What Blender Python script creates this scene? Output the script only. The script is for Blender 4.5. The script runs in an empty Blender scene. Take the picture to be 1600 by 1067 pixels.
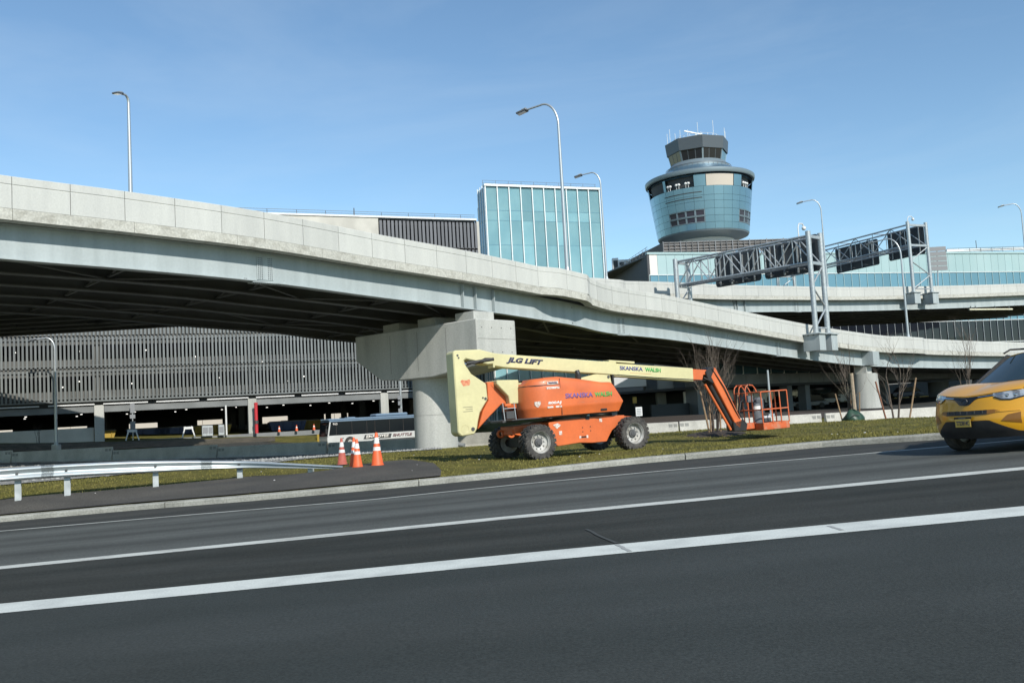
import bpy, bmesh, math, random
import numpy as np
from mathutils import Vector, Matrix, noise as mnoise

random.seed(7)
S = bpy.context.scene
COL = S.collection
rad = math.radians

# ------------------------------------------------------------------ camera
FOC, CX, CY = 1450.0, 800.0, 533.5            # focal length and centre of the 1600 x 1067 photograph, in its pixels
ROLL = rad(3.2); PITCH = math.atan(117 * math.cos(ROLL) / FOC); EYE = 1.42
_r = Vector((1, 0, 0)); _f = Vector((0, math.cos(PITCH), math.sin(PITCH))); _u = Vector((0, -math.sin(PITCH), math.cos(PITCH)))
RIGHT = _r * math.cos(ROLL) - _u * math.sin(ROLL); UP = _r * math.sin(ROLL) + _u * math.cos(ROLL)
CAM = Vector((0, 0, EYE))
cd = bpy.data.cameras.new('camera'); cam = bpy.data.objects.new('camera', cd); COL.objects.link(cam)
cd.sensor_width = 36.0; cd.lens = FOC / 1600 * 36.0; cd.clip_start = 0.1; cd.clip_end = 9000
cam.matrix_world = Matrix(((RIGHT.x, UP.x, -_f.x, CAM.x), (RIGHT.y, UP.y, -_f.y, CAM.y), (RIGHT.z, UP.z, -_f.z, CAM.z), (0, 0, 0, 1)))
S.camera = cam

# ------------------------------------------------------------------ sky, sun, exposure
SUN_EL = rad(36)
SUN = Vector((0.48, -0.877, 0)).normalized() * math.cos(SUN_EL) + Vector((0, 0, math.sin(SUN_EL))); SUN_AZ = math.atan2(SUN.x, SUN.y)      # clockwise from +Y
W = bpy.data.worlds.new('World'); S.world = W; W.use_nodes = True
wn = W.node_tree.nodes; wl = W.node_tree.links
sky = wn.new('ShaderNodeTexSky'); sky.sky_type = 'NISHITA'; sky.sun_disc = False
sky.sun_elevation = SUN_EL; sky.sun_rotation = SUN_AZ
sky.air_density = 1.0; sky.dust_density = 0.05; sky.ozone_density = 1.6; sky.altitude = 0
tint = wn.new('ShaderNodeMix'); tint.data_type = 'RGBA'; tint.blend_type = 'MULTIPLY'; tint.inputs[0].default_value = 1.0
tint.inputs[7].default_value = (.86, .99, 1.01, 1)          # the clear, slightly green blue of this winter sky
wl.new(sky.outputs[0], tint.inputs[6])
tc = wn.new('ShaderNodeTexCoord'); cmap = wn.new('ShaderNodeMapping'); cmap.inputs['Scale'].default_value = (1.2, 1.2, 5.0); cmap.inputs['Rotation'].default_value = (.25, .2, .5)
cn_ = wn.new('ShaderNodeTexNoise'); cn_.inputs['Scale'].default_value = 1.6; cn_.inputs['Detail'].default_value = 7; cn_.inputs['Roughness'].default_value = .58; cn_.inputs['Distortion'].default_value = .6
cr = wn.new('ShaderNodeMapRange'); cr.inputs[1].default_value = .45; cr.inputs[2].default_value = .95; cr.inputs[4].default_value = .24
veil = wn.new('ShaderNodeMix'); veil.data_type = 'RGBA'; veil.inputs[7].default_value = (5.2, 6.0, 6.6, 1)   # thin cirrus
wl.new(tc.outputs['Generated'], cmap.inputs[0]); wl.new(cmap.outputs[0], cn_.inputs['Vector']); wl.new(cn_.outputs[0], cr.inputs[0])
wl.new(cr.outputs[0], veil.inputs[0]); wl.new(tint.outputs[2], veil.inputs[6]); wl.new(veil.outputs[2], wn['Background'].inputs[0]); wn['Background'].inputs[1].default_value = 0.112
sl = bpy.data.lights.new('sun', 'SUN'); sl.energy = 3.9; sl.angle = rad(0.53); sl.color = (1.0, 0.95, 0.87)
so = bpy.data.objects.new('sun', sl); COL.objects.link(so)
so.rotation_euler = SUN.to_track_quat('Z', 'Y').to_euler(); so.location = (20, -30, 60)
S.view_settings.view_transform = 'Standard'; S.view_settings.look = 'None'
S.view_settings.exposure = 0.45; S.view_settings.gamma = 1.0; S.view_settings.use_curve_mapping = False
S.cycles.max_bounces = 6; S.cycles.diffuse_bounces = 3; S.cycles.glossy_bounces = 3; S.cycles.transparent_max_bounces = 8

# ------------------------------------------------------------------ measuring
def ray(px, py): return _f * FOC + RIGHT * (px - CX) + UP * (CY - py)
def at(px, py, Y):
    d = ray(px, py); return CAM + d * (Y / d.y)
GR = 0.04                                                  # cross grade of the road, up to the right
def road_z(x): return GR * 60 * math.tanh(x / 60)
def on_road(px, py, dz=0.0):
    d = ray(px, py); n = Vector((-GR, 0, 1)); p0 = Vector((0, 0, dz))
    p = CAM + d * ((p0 - CAM).dot(n) / d.dot(n))
    return Vector((p.x, p.y, road_z(p.x) + dz))

# ------------------------------------------------------------------ mesh building
class MB:
    def __init__(s): s.v = []; s.f = []
    def add(s, vs, fs):
        o = len(s.v); s.v += [tuple(v) for v in vs]; s.f += [tuple(i + o for i in f) for f in fs]; return s
    def box(s, x0, x1, y0, y1, z0, z1):
        return s.add([(x0,y0,z0),(x1,y0,z0),(x1,y1,z0),(x0,y1,z0),(x0,y0,z1),(x1,y0,z1),(x1,y1,z1),(x0,y1,z1)],
                     [(0,3,2,1),(4,5,6,7),(0,1,5,4),(1,2,6,5),(2,3,7,6),(3,0,4,7)])
    def obox(s, c, ax, ay, az, hx, hy, hz):
        c = Vector(c); vs = []
        for k in (-1, 1):
            for (i, j) in ((-1,-1),(1,-1),(1,1),(-1,1)):
                vs.append(c + ax*(i*hx) + ay*(j*hy) + az*(k*hz))
        return s.add(vs, [(0,3,2,1),(4,5,6,7),(0,1,5,4),(1,2,6,5),(2,3,7,6),(3,0,4,7)])
    def bar(s, p, q, w, h, up=(0, 0, 1)):
        p, q = Vector(p), Vector(q); d = q - p; L = d.length; d.normalize(); up = Vector(up)
        if abs(d.dot(up)) > .98: up = Vector((1, 0, 0)) if abs(d.x) < .9 else Vector((0, 1, 0))
        a = d.cross(up).normalized(); b = a.cross(d).normalized()
        return s.obox((p + q) / 2, d, a, b, L / 2, w / 2, h / 2)
    def tube(s, pts, r, n=8, cap=True):
        pts = [Vector(p) for p in pts]; rs = r if isinstance(r, (list, tuple)) else [r] * len(pts)
        o = len(s.v); a = None
        for i, p in enumerate(pts):
            t = (pts[min(i + 1, len(pts) - 1)] - pts[max(i - 1, 0)]).normalized()
            if a is None:
                a = t.cross(Vector((0, 0, 1)) if abs(t.z) < .9 else Vector((1, 0, 0))).normalized()
            else:
                a = (a - t * a.dot(t)).normalized()
            b = t.cross(a)
            for k in range(n):
                w = 2 * math.pi * k / n
                s.v.append(tuple(p + (a * math.cos(w) + b * math.sin(w)) * rs[i]))
        for i in range(len(pts) - 1):
            for k in range(n):
                k2 = (k + 1) % n
                s.f.append((o + i*n + k, o + i*n + k2, o + (i+1)*n + k2, o + (i+1)*n + k))
        if cap:
            s.f.append(tuple(o + k for k in reversed(range(n)))); s.f.append(tuple(o + (len(pts)-1)*n + k for k in range(n)))
        return s
    def prism(s, poly, vec):
        n = len(poly); vec = Vector(vec); poly = [Vector(p) for p in poly]
        vs = poly + [p + vec for p in poly]
        fs = [tuple(reversed(range(n))), tuple(range(n, 2*n))] + [(i, (i+1) % n, n + (i+1) % n, n + i) for i in range(n)]
        return s.add(vs, fs)
    def lathe(s, prof, n, c=(0,0,0), axis='z', a0=0, a1=2*math.pi, close=True):
        o = len(s.v); c = Vector(c); full = abs(a1 - a0 - 2*math.pi) < 1e-6; m = n if full else n + 1
        for (r, z) in prof:
            for k in range(m):
                w = a0 + (a1 - a0) * k / n
                p = (r*math.cos(w), r*math.sin(w), z)
                if axis == 'y': p = (p[0], p[2], p[1])
                if axis == 'x': p = (p[2], p[0], p[1])
                s.v.append(tuple(c + Vector(p)))
        for i in range(len(prof) - 1):
            for k in range(n):
                k2 = (k + 1) % m
                s.f.append((o + i*m + k, o + i*m + k2, o + (i+1)*m + k2, o + (i+1)*m + k))
        return s
    def sweep(s, secs, close=False, cap=True):
        o = len(s.v); n = len(secs[0])
        for sec in secs: s.v += [tuple(p) for p in sec]
        for i in range(len(secs) - 1):
            for k in range(n if close else n - 1):
                k2 = (k + 1) % n
                s.f.append((o + i*n + k, o + i*n + k2, o + (i+1)*n + k2, o + (i+1)*n + k))
        if close and cap:
            s.f.append(tuple(o + k for k in reversed(range(n)))); s.f.append(tuple(o + (len(secs)-1)*n + k for k in range(n)))
        return s
    def mesh(s, name, m, smooth=0, recalc=True):
        me = bpy.data.meshes.new(name); me.from_pydata(s.v, [], s.f)
        if recalc:
            b = bmesh.new(); b.from_mesh(me); bmesh.ops.recalc_face_normals(b, faces=b.faces); b.to_mesh(me); b.free()
        if smooth:
            me.polygons.foreach_set('use_smooth', [True] * len(me.polygons)); me.set_sharp_from_angle(angle=rad(smooth))
        me.materials.append(m); me.update(); return me

def pw(o):
    if o is None: return Matrix()
    return pw(o.parent) @ (o.matrix_parent_inverse if o.parent else Matrix()) @ o.matrix_basis
def put(name, me, parent=None, M=None, world=False):
    """link a mesh; world=True: its coordinates (or M) are world coordinates even under a parent"""
    o = bpy.data.objects.new(name, me); COL.objects.link(o)
    if parent:
        o.parent = parent
        if world: o.matrix_parent_inverse = pw(parent).inverted()
    if M is not None: o.matrix_basis = M
    return o
def obj(name, mb, m, parent=None, world=False, smooth=0, bevel=0, M=None, seg=1):
    o = put(name, mb.mesh(name, m, smooth), parent, M, world)
    if bevel:
        bv = o.modifiers.new('bevel', 'BEVEL'); bv.width = bevel; bv.segments = seg; bv.limit_method = 'ANGLE'; bv.angle_limit = rad(35)
    return o
def tag(o, label, cat, group=None, kind=None):
    o['label'] = label; o['category'] = cat
    if group: o['group'] = group
    if kind: o['kind'] = kind
    return o
def thing(name, label, cat, loc=(0,0,0), rz=0, group=None, M=None):
    o = bpy.data.objects.new(name, None); COL.objects.link(o); o.empty_display_size = .3
    o.matrix_basis = M if M is not None else Matrix.Translation(Vector(loc)) @ Matrix.Rotation(rz, 4, 'Z')
    return tag(o, label, cat, group)
def struct(name, mb, m, parent=None, smooth=0, label=None):
    o = obj(name, mb, m, parent, smooth=smooth)
    if not parent: o['kind'] = 'structure'
    if label: o['label'] = label
    return o
def kids(o): return [c for c in ALLOBJ() if c.parent is o]
def ALLOBJ(): return list(COL.objects)
def dup(root, M, label=None, group=None):
    def cp(o, par):
        c = o.copy(); COL.objects.link(c); c.parent = par
        if par: c.matrix_parent_inverse = o.matrix_parent_inverse.copy()
        for ch in o.children: cp(ch, c)
        return c
    r = cp(root, None); r.matrix_basis = M
    if label: r['label'] = label
    if group: r['group'] = group
    return r
def frame(o, ex, ey, ez):
    return Matrix(((ex.x, ey.x, ez.x, o.x), (ex.y, ey.y, ez.y, o.y), (ex.z, ey.z, ez.z, o.z), (0, 0, 0, 1)))

# ------------------------------------------------------------------ materials
def mat(name, c, rough=.6, metal=0.0, c2=None, scale=1.0, stretch=(1,1,1), lo=.35, hi=.65, fine=0.0, fscale=40, bump=0.0, bscale=60,
        spec=.5, coat=0.0, rand=0.0, emit=None, estr=0, trans=0.0, transp=0.0, dirt=0.0, dscale=.25):
    m = bpy.data.materials.new(name); m.use_nodes = True
    N = m.node_tree.nodes; L = m.node_tree.links; P = N['Principled BSDF']
    P.inputs['Roughness'].default_value = rough; P.inputs['Metallic'].default_value = metal
    P.inputs['Specular IOR Level'].default_value = spec; P.inputs['Coat Weight'].default_value = coat
    P.inputs['Transmission Weight'].default_value = trans
    geo = N.new('ShaderNodeNewGeometry')
    out = None
    rgb = N.new('ShaderNodeRGB'); rgb.outputs[0].default_value = (*c, 1); out = rgb.outputs[0]
    def noise_fac(sc, st, a, b, det=6):
        mp = N.new('ShaderNodeMapping'); mp.inputs['Scale'].default_value = st
        L.new(geo.outputs['Position'], mp.inputs['Vector'])
        nz = N.new('ShaderNodeTexNoise'); nz.inputs['Scale'].default_value = sc; nz.inputs['Detail'].default_value = det
        L.new(mp.outputs[0], nz.inputs['Vector'])
        mr = N.new('ShaderNodeMapRange'); mr.inputs[1].default_value = a; mr.inputs[2].default_value = b
        L.new(nz.outputs[0], mr.inputs[0]); return mr.outputs[0]
    def mix(A, B, fac, mode='MIX'):
        mx = N.new('ShaderNodeMix'); mx.data_type = 'RGBA'; mx.blend_type = mode
        L.new(A, mx.inputs[6]) if not isinstance(A, tuple) else setattr(mx.inputs[6], 'default_value', (*A, 1))
        L.new(B, mx.inputs[7]) if not isinstance(B, tuple) else setattr(mx.inputs[7], 'default_value', (*B, 1))
        L.new(fac, mx.inputs[0]) if not isinstance(fac, float) else setattr(mx.inputs[0], 'default_value', fac)
        return mx.outputs[2]
    if c2: out = mix(out, c2, noise_fac(scale, stretch, lo, hi))
    if dirt:
        f = noise_fac(dscale, (1, 1, 1), .4, .75); mm = N.new('ShaderNodeMath'); mm.operation = 'MULTIPLY'; mm.inputs[1].default_value = dirt
        L.new(f, mm.inputs[0]); out = mix(out, (.03, .03, .025), mm.outputs[0])
    if fine:
        f = noise_fac(fscale, (1, 1, 1), .3, .7, 3); mr = N.new('ShaderNodeMapRange')
        mr.inputs[3].default_value = 1 - fine; mr.inputs[4].default_value = 1 + fine; L.new(f, mr.inputs[0])
        hs = N.new('ShaderNodeHueSaturation'); L.new(mr.outputs[0], hs.inputs['Value']); L.new(out, hs.inputs['Color']); out = hs.outputs[0]
    if rand:
        oi = N.new('ShaderNodeObjectInfo'); mr = N.new('ShaderNodeMapRange')
        mr.inputs[3].default_value = 1 - rand; mr.inputs[4].default_value = 1 + rand; L.new(oi.outputs['Random'], mr.inputs[0])
        hs = N.new('ShaderNodeHueSaturation'); L.new(mr.outputs[0], hs.inputs['Value']); L.new(out, hs.inputs['Color']); out = hs.outputs[0]
    L.new(out, P.inputs['Base Color'])
    if bump:
        nz = N.new('ShaderNodeTexNoise'); nz.inputs['Scale'].default_value = bscale; nz.inputs['Detail'].default_value = 5
        L.new(geo.outputs['Position'], nz.inputs['Vector'])
        bp = N.new('ShaderNodeBump'); bp.inputs['Strength'].default_value = min(1, bump); bp.inputs['Distance'].default_value = .02
        L.new(nz.outputs[0], bp.inputs['Height']); L.new(bp.outputs[0], P.inputs['Normal'])
    if emit: P.inputs['Emission Color'].default_value = (*emit, 1); P.inputs['Emission Strength'].default_value = estr
    if transp:
        tr = N.new('ShaderNodeBsdfTransparent'); tr.inputs[0].default_value = (*[min(1, .5 + x * .8) for x in c], 1)
        ms = N.new('ShaderNodeMixShader'); ms.inputs[0].default_value = transp
        L.new(P.outputs[0], ms.inputs[1]); L.new(tr.outputs[0], ms.inputs[2]); L.new(ms.outputs[0], N['Material Output'].inputs[0])
    return m

M = dict(
 asphalt_near=mat('asphalt near lane', (.036,.042,.040), .88, c2=(.046,.052,.050), scale=.6, stretch=(.35,1.6,1), fine=.24, fscale=45, bump=.3, bscale=70, spec=.12, dirt=.25, dscale=.6),
 asphalt_mid=mat('asphalt middle lane', (.027,.030,.027), .9, c2=(.044,.047,.043), scale=.8, stretch=(.25,1.8,1), fine=.3, fscale=40, bump=.4, bscale=70, spec=.12, dirt=.35, dscale=1.1),
 asphalt_far=mat('asphalt worn lane', (.100,.107,.100), .9, c2=(.055,.059,.055), scale=.55, stretch=(.05,1.9,1), fine=.3, fscale=40, bump=.4, bscale=60, spec=.15, dirt=.2, dscale=.7),
 asphalt_sh=mat('asphalt shoulder', (.036,.038,.035), .9, c2=(.052,.053,.048), scale=.8, stretch=(.2,1.5,1), fine=.3, fscale=40, bump=.5, bscale=60, spec=.2),
 asphalt_pad=mat('asphalt apron', (.062,.060,.055), .9, c2=(.085,.080,.070), scale=.9, stretch=(.6,1,1), fine=.35, fscale=30, bump=.6, bscale=40, spec=.2, dirt=.25, dscale=.5),
 paint=mat('white road paint', (.55,.575,.53), .75, c2=(.42,.44,.41), scale=2.2, lo=.45, hi=.75, fine=.12, fscale=60),
 paint2=mat('worn road paint', (.49,.505,.46), .8, c2=(.30,.30,.27), scale=3.0, stretch=(.5,2,1), lo=.5, hi=.7, fine=.2, fscale=60),
 kerb=mat('kerb concrete', (.33,.33,.29), .9, c2=(.22,.22,.19), scale=1.6, fine=.2, fscale=25, bump=.4, rand=.08),
 grass=mat('dry winter grass', (.135,.120,.034), .95, c2=(.078,.078,.021), scale=.9, lo=.38, hi=.66, fine=.32, fscale=14, bump=1, bscale=16, spec=.1, dirt=.35, dscale=.7),
 blade=mat('grass blades', (.185,.165,.050), .9, c2=(.125,.120,.034), scale=1.2, fine=.2, fscale=9, spec=.1),
 gravel=mat('gravel bed', (.30,.30,.28), .95, c2=(.16,.16,.15), scale=9, fine=.5, fscale=12, bump=1, bscale=10),
 stone=mat('gravel stones', (.32,.32,.30), .9, c2=(.20,.20,.19), scale=6, fine=.3, rand=.1),
 mulch=mat('bark mulch', (.050,.036,.026), .95, c2=(.028,.021,.016), scale=5, fine=.5, fscale=18, bump=1, bscale=20),
 dirt=mat('bare earth', (.10,.085,.06), .95, c2=(.05,.045,.03), scale=1.2, fine=.4, fscale=10, bump=.8, bscale=10),
 conc=mat('parapet concrete', (.475,.485,.455), .85, c2=(.435,.445,.42), scale=2.2, stretch=(1,1,.14), fine=.06, fscale=18, bump=.15, bscale=30, rand=.045),
 conc_edge=mat('stained deck edge concrete', (.43,.43,.385), .9, c2=(.29,.285,.245), scale=2.2, stretch=(1,1,1.6), lo=.46, hi=.74, fine=.18, fscale=12, bump=.5, bscale=14, rand=.06),
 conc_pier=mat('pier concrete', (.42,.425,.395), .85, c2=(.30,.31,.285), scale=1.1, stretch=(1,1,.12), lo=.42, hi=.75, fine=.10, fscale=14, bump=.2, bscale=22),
 conc_wall=mat('pale wall concrete', (.50,.49,.44), .9, c2=(.40,.39,.35), scale=.5, fine=.1, bump=.2, rand=.04),
 conc_barrier=mat('barrier concrete', (.50,.49,.44), .9, c2=(.38,.37,.33), scale=1.1, stretch=(1,1,.6), fine=.12, fscale=14, bump=.25, rand=.05),
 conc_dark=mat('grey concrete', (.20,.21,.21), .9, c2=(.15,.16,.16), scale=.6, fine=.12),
 joint=mat('pocket shade grey', (.26,.26,.24), .9),  # grey puts the shade of the pocket into the colour
 groove=mat('dark joint', (.14,.14,.13), .9),
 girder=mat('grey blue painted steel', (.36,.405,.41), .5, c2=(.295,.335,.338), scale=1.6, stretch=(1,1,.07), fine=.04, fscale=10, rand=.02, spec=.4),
 girder_in=mat('shade darkened inner girder', (.13,.14,.14), .6, c2=(.09,.095,.095), scale=.3, spec=.3),  # darker than the outer girder, underdeck shade put into the colour
 soffit=mat('deck soffit', (.05,.052,.05), .9, c2=(.035,.036,.036), scale=.5),  # kept near black so the colour carries the underside shade
 galv=mat('galvanised steel', (.47,.50,.51), .42, .55, c2=(.36,.39,.40), scale=6, fine=.08, fscale=12),
 rail=mat('guardrail zinc', (.46,.50,.51), .42, .6, c2=(.42,.47,.48), scale=1.2, stretch=(.3,1,3), fine=.05, rand=.04),
 post=mat('guardrail post zinc', (.45,.48,.48), .55, .3, c2=(.33,.36,.36), scale=4),
 pole=mat('pole aluminium', (.44,.47,.48), .38, .6),
 lamp=mat('lamp head grey', (.10,.11,.12), .5, .2),
 sign_back=mat('sign panel back', (.035,.042,.050), .55, .2, c2=(.05,.058,.065), scale=.6),
 sign_face=mat('sign grey', (.20,.21,.22), .6),
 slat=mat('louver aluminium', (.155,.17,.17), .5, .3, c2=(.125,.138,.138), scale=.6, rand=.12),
 slat_shaded=mat('shade darkened louver', (.10,.105,.115), .5, .4, rand=.12),  # same louver metal, colour darkened for the unlit upper tiers
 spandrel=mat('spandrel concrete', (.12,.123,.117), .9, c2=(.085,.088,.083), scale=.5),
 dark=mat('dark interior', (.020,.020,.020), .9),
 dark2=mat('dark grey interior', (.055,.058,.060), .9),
 white=mat('white painted metal', (.66,.67,.66), .5, c2=(.56,.57,.56), scale=1.0),
 black=mat('black plastic', (.012,.012,.013), .5, c2=(.022,.021,.020), scale=5),
 blackgloss=mat('black gloss', (.012,.013,.015), .15),
 tyre=mat('tyre rubber', (.035,.034,.033), .9, c2=(.075,.070,.062), scale=7, fine=.3, fscale=30),
 rim=mat('pale wheel rim', (.46,.46,.44), .55, c2=(.26,.25,.22), scale=5, fine=.1),
 hub=mat('wheel hub', (.055,.058,.06), .6, c2=(.1,.1,.1), scale=8),
 orange=mat('lift orange paint', (.64,.145,.038), .42, c2=(.57,.125,.032), scale=1.3, fine=.04, fscale=16, coat=.15, dirt=.22, dscale=1.6),
 orange_dirty=mat('scuffed orange paint', (.52,.105,.030), .6, c2=(.42,.20,.12), scale=5, lo=.5, hi=.72, fine=.12),
 cream=mat('lift cream paint', (.60,.555,.30), .45, c2=(.54,.50,.275), scale=1.0, fine=.03, fscale=12, coat=.12, dirt=.12, dscale=1.4),
 navy=mat('navy lettering', (.030,.034,.075), .6),
 blue_ink=mat('blue lettering', (.045,.060,.22), .6),
 violet_ink=mat('violet blue lettering', (.13,.09,.28), .6),
 green_ink=mat('green lettering', (.045,.33,.075), .6),
 white_ink=mat('white lettering', (.72,.70,.66), .6),
 sticker=mat('worn sticker', (.62,.58,.53), .6, c2=(.40,.24,.17), scale=26, lo=.48, hi=.62),
 maroon=mat('maroon lettering', (.10,.022,.030), .6),
 red=mat('red paint', (.45,.025,.035), .5),
 redsticker=mat('red sticker', (.50,.12,.06), .6, c2=(.60,.30,.15), scale=14),
 chrome=mat('chrome', (.55,.56,.57), .15, .95),
 steel=mat('dark steel', (.10,.10,.10), .45, .6),
 cone=mat('cone orange', (.72,.115,.028), .55, c2=(.62,.10,.026), scale=8, dirt=.12, dscale=5),
 cone_old=mat('faded cone red', (.40,.10,.065), .7, c2=(.33,.07,.05), scale=9),
 reflect=mat('reflective collar', (.74,.73,.70), .45, c2=(.60,.59,.56), scale=12),
 taxi=mat('taxi yellow paint', (.60,.29,.010), .3, c2=(.57,.275,.010), scale=1.2, coat=.4, fine=.02),
 taxi_glass=mat('car glass', (.022,.038,.045), .05, spec=.6, coat=.15),
 lampglass=mat('headlight glass', (.42,.45,.47), .06, .3, c2=(.16,.17,.18), scale=9, lo=.42, hi=.58, coat=1),
 amber=mat('shaded recess yellow', (.20,.085,.012), .3),  # body yellow browned to carry the shade of its recesses
 plate=mat('yellow plate', (.62,.40,.08), .5),
 bus_white=mat('bus white', (.52,.53,.52), .4, c2=(.45,.46,.45), scale=.8, coat=.3),
 bus_roof=mat('bus roof blue grey', (.15,.22,.30), .5),
 bus_glass=mat('bus tinted glass', (.010,.013,.016), .12, spec=.15),
 teal_glass=mat('pale teal facade glass', (.30,.51,.55), .08, c2=(.24,.44,.49), scale=.35, spec=.6, rand=.18, transp=.42),
 panel_teal=mat('pale teal wall panel', (.33,.45,.455), .35, c2=(.30,.43,.435), scale=.2, rand=.04, spec=.6),
 band_glass=mat('blue band glass', (.10,.22,.28), .06, rand=.14, spec=.8),
 dark_glass=mat('dark reflecting glass', (.012,.015,.021), .05, rand=.15, spec=.45),
 dark_teal=mat('dark teal glass', (.05,.10,.12), .08, rand=.12, spec=.8),
 mullion=mat('white mullion', (.68,.70,.69), .4, .2),
 tower=mat('tower blue metal panel', (.185,.325,.435), .28, .72, c2=(.165,.30,.41), scale=.2, rand=.035),
 tower_grey=mat('tower grey metal', (.20,.255,.285), .45, .4),
 tower_cab=mat('tower cab fascia', (.085,.10,.112), .45, .3),
 beige=mat('beige panel', (.50,.45,.38), .7),
 soffit_white=mat('white tower neck', (.62,.60,.56), .6),
 dark_wall=mat('dark grey wall', (.055,.060,.066), .7, c2=(.045,.05,.055), scale=.2),
 mesh_screen=mat('dark roof screen', (.13,.115,.105), .7, c2=(.08,.075,.07), scale=2.5, fine=.3, fscale=6),
 bark=mat('bark', (.115,.092,.072), .95, c2=(.07,.055,.045), scale=8, fine=.3, fscale=20),
 twig=mat('twigs', (.13,.105,.082), .95, c2=(.085,.068,.055), scale=3),
 stake=mat('wood stake', (.30,.21,.12), .9, c2=(.20,.13,.08), scale=6, fine=.2),
 stake_red=mat('reddish stake', (.23,.10,.06), .9, c2=(.16,.08,.05), scale=6),
 bag=mat('green watering bag', (.022,.060,.034), .45, c2=(.016,.042,.025), scale=3, fine=.2),
 cloth=mat('trunk wrap', (.36,.29,.21), .95, c2=(.25,.20,.14), scale=10),
 bulb=mat('lit lamp', (.9,.9,.85), .5, emit=(1,.97,.9), estr=1.3),
 blue_paint=mat('blue painted metal', (.03,.055,.14), .5),
 yellow_paint=mat('yellow painted metal', (.32,.22,.03), .6),
 tarpgrey=mat('grey cloth', (.13,.14,.15), .8, c2=(.07,.08,.09), scale=3),
 carwhite=mat('white car paint', (.55,.56,.57), .35, coat=.4), cargrey=mat('grey car paint', (.10,.11,.12), .35, coat=.4), carblue=mat('blue car paint', (.03,.05,.10), .35, coat=.4),
)

def textmesh(name, s, w, h, m, shear=0, bold=0.0, ext=.002):
    """flat lettering, w x h metres, in its own xz plane, readable from -y"""
    cu = bpy.data.curves.new(name, 'FONT'); cu.body = s; cu.shear = shear; cu.offset = bold; cu.resolution_u = 3; cu.extrude = 0
    t = bpy.data.objects.new('t', cu); me = bpy.data.meshes.new_from_object(t)
    bpy.data.objects.remove(t); bpy.data.curves.remove(cu)
    co = np.array([v.co for v in me.vertices]); lo = co.min(0); hi = co.max(0)
    b = bmesh.new(); b.from_mesh(me)
    for v in b.verts:
        x = (v.co.x - lo[0]) / (hi[0] - lo[0]) * w; z = (v.co.y - lo[1]) / (hi[1] - lo[1]) * h
        v.co = (x, 0, z)
    r = bmesh.ops.extrude_face_region(b, geom=list(b.faces))
    for v in [g for g in r['geom'] if isinstance(g, bmesh.types.BMVert)]: v.co.y -= ext
    bmesh.ops.recalc_face_normals(b, faces=b.faces)
    me2 = bpy.data.meshes.new(name); b.to_mesh(me2); b.free(); bpy.data.meshes.remove(me); me2.materials.append(m)
    return me2

def resample(pts, step):
    pts = [Vector(p) for p in pts]; out = [pts[0].copy()]; acc = 0
    for a, b in zip(pts[:-1], pts[1:]):
        L = (b - a).length; d = step - acc
        while d <= L:
            out.append(a.lerp(b, d / L)); d += step
        acc = L - (d - step)
    return out
def spline(pts, n=8):
    """Catmull-Rom through the points"""
    P = [Vector(p) for p in pts]; P = [P[0]*2 - P[1]] + P + [P[-1]*2 - P[-2]]; out = []
    for i in range(1, len(P) - 2):
        for k in range(n):
            t = k / n; a, b, c, d = P[i-1], P[i], P[i+1], P[i+2]
            out.append(.5 * ((2*b) + (c - a)*t + (2*a - 5*b + 4*c - d)*t*t + (3*b - a - 3*c + d)*t**3))
    out.append(P[-2].copy()); return out
# ================================================================== ROAD
def xline(pts, ext=90):
    """road polyline in plan, extended both ways"""
    P = [on_road(*p) for p in pts]
    a = (P[0] - P[1]).normalized(); b = (P[-1] - P[-2]).normalized()
    a.y *= .6; b.y *= .6
    out = [P[0] + a * ext] + [P[0] + a * ext * .3] + P + [P[-1] + b * ext * .3, P[-1] + b * ext]
    return [Vector((p.x, p.y, 0)) for p in out]
def ycurve(P):
    xs = np.array([p.x for p in P]); ys = np.array([p.y for p in P])
    return lambda x: float(np.interp(x, xs, ys))
L1 = ycurve(xline([(0, 950.5), (400, 912), (800, 873), (1200, 835.5), (1600, 798)]))
L2 = ycurve(xline([(0, 887), (400, 847.5), (800, 808), (1200, 770), (1600, 731.5)]))
LF = ycurve(xline([(0, 830), (287, 805), (575, 781), (800, 757.5), (1040, 735), (1300, 713), (1490, 696.5)]))
LK = ycurve(xline([(0, 816), (200, 798), (400, 782), (600, 764), (800, 745), (1000, 724), (1150, 711), (1300, 697), (1480, 686)]))
XS = [-120, -100, -80, -65, -50, -42] + [x * .75 for x in range(-48, 49)] + [42, 50, 65, 80, 100, 120]
def strip(name, ya, yb, m, dz=0.0, n=1):
    b = MB()
    for i, x in enumerate(XS):
        for k in range(n + 1):
            y = ya(x) + (yb(x) - ya(x)) * k / n; b.v.append((x, y, road_z(x) + dz))
    for i in range(len(XS) - 1):
        for k in range(n):
            q = i * (n + 1) + k; b.f.append((q, q + n + 1, q + n + 2, q + 1))
    return struct(name, b, m)
strip('near_lane', lambda x: -60, L1, M['asphalt_near'], n=3)['label'] = 'dark smooth asphalt lane nearest the camera'
strip('middle_lane', L1, L2, M['asphalt_mid'])['label'] = 'narrow dark lane between the two white lines'
strip('far_lane', L2, LF, M['asphalt_far'])['label'] = 'paler worn traffic lane the taxi drives on'
strip('road_shoulder', LF, LK, M['asphalt_sh'])['label'] = 'dark shoulder strip along the kerb'
strip('lane_line', lambda x: L1(x) - .31, lambda x: L1(x) + .31, M['paint'], .004)['label'] = 'broad white lane line nearest the camera'
strip('lane_line', lambda x: L2(x) - .19, lambda x: L2(x) + .19, M['paint2'], .004)['label'] = 'narrower white lane line beyond the broad one'
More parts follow.
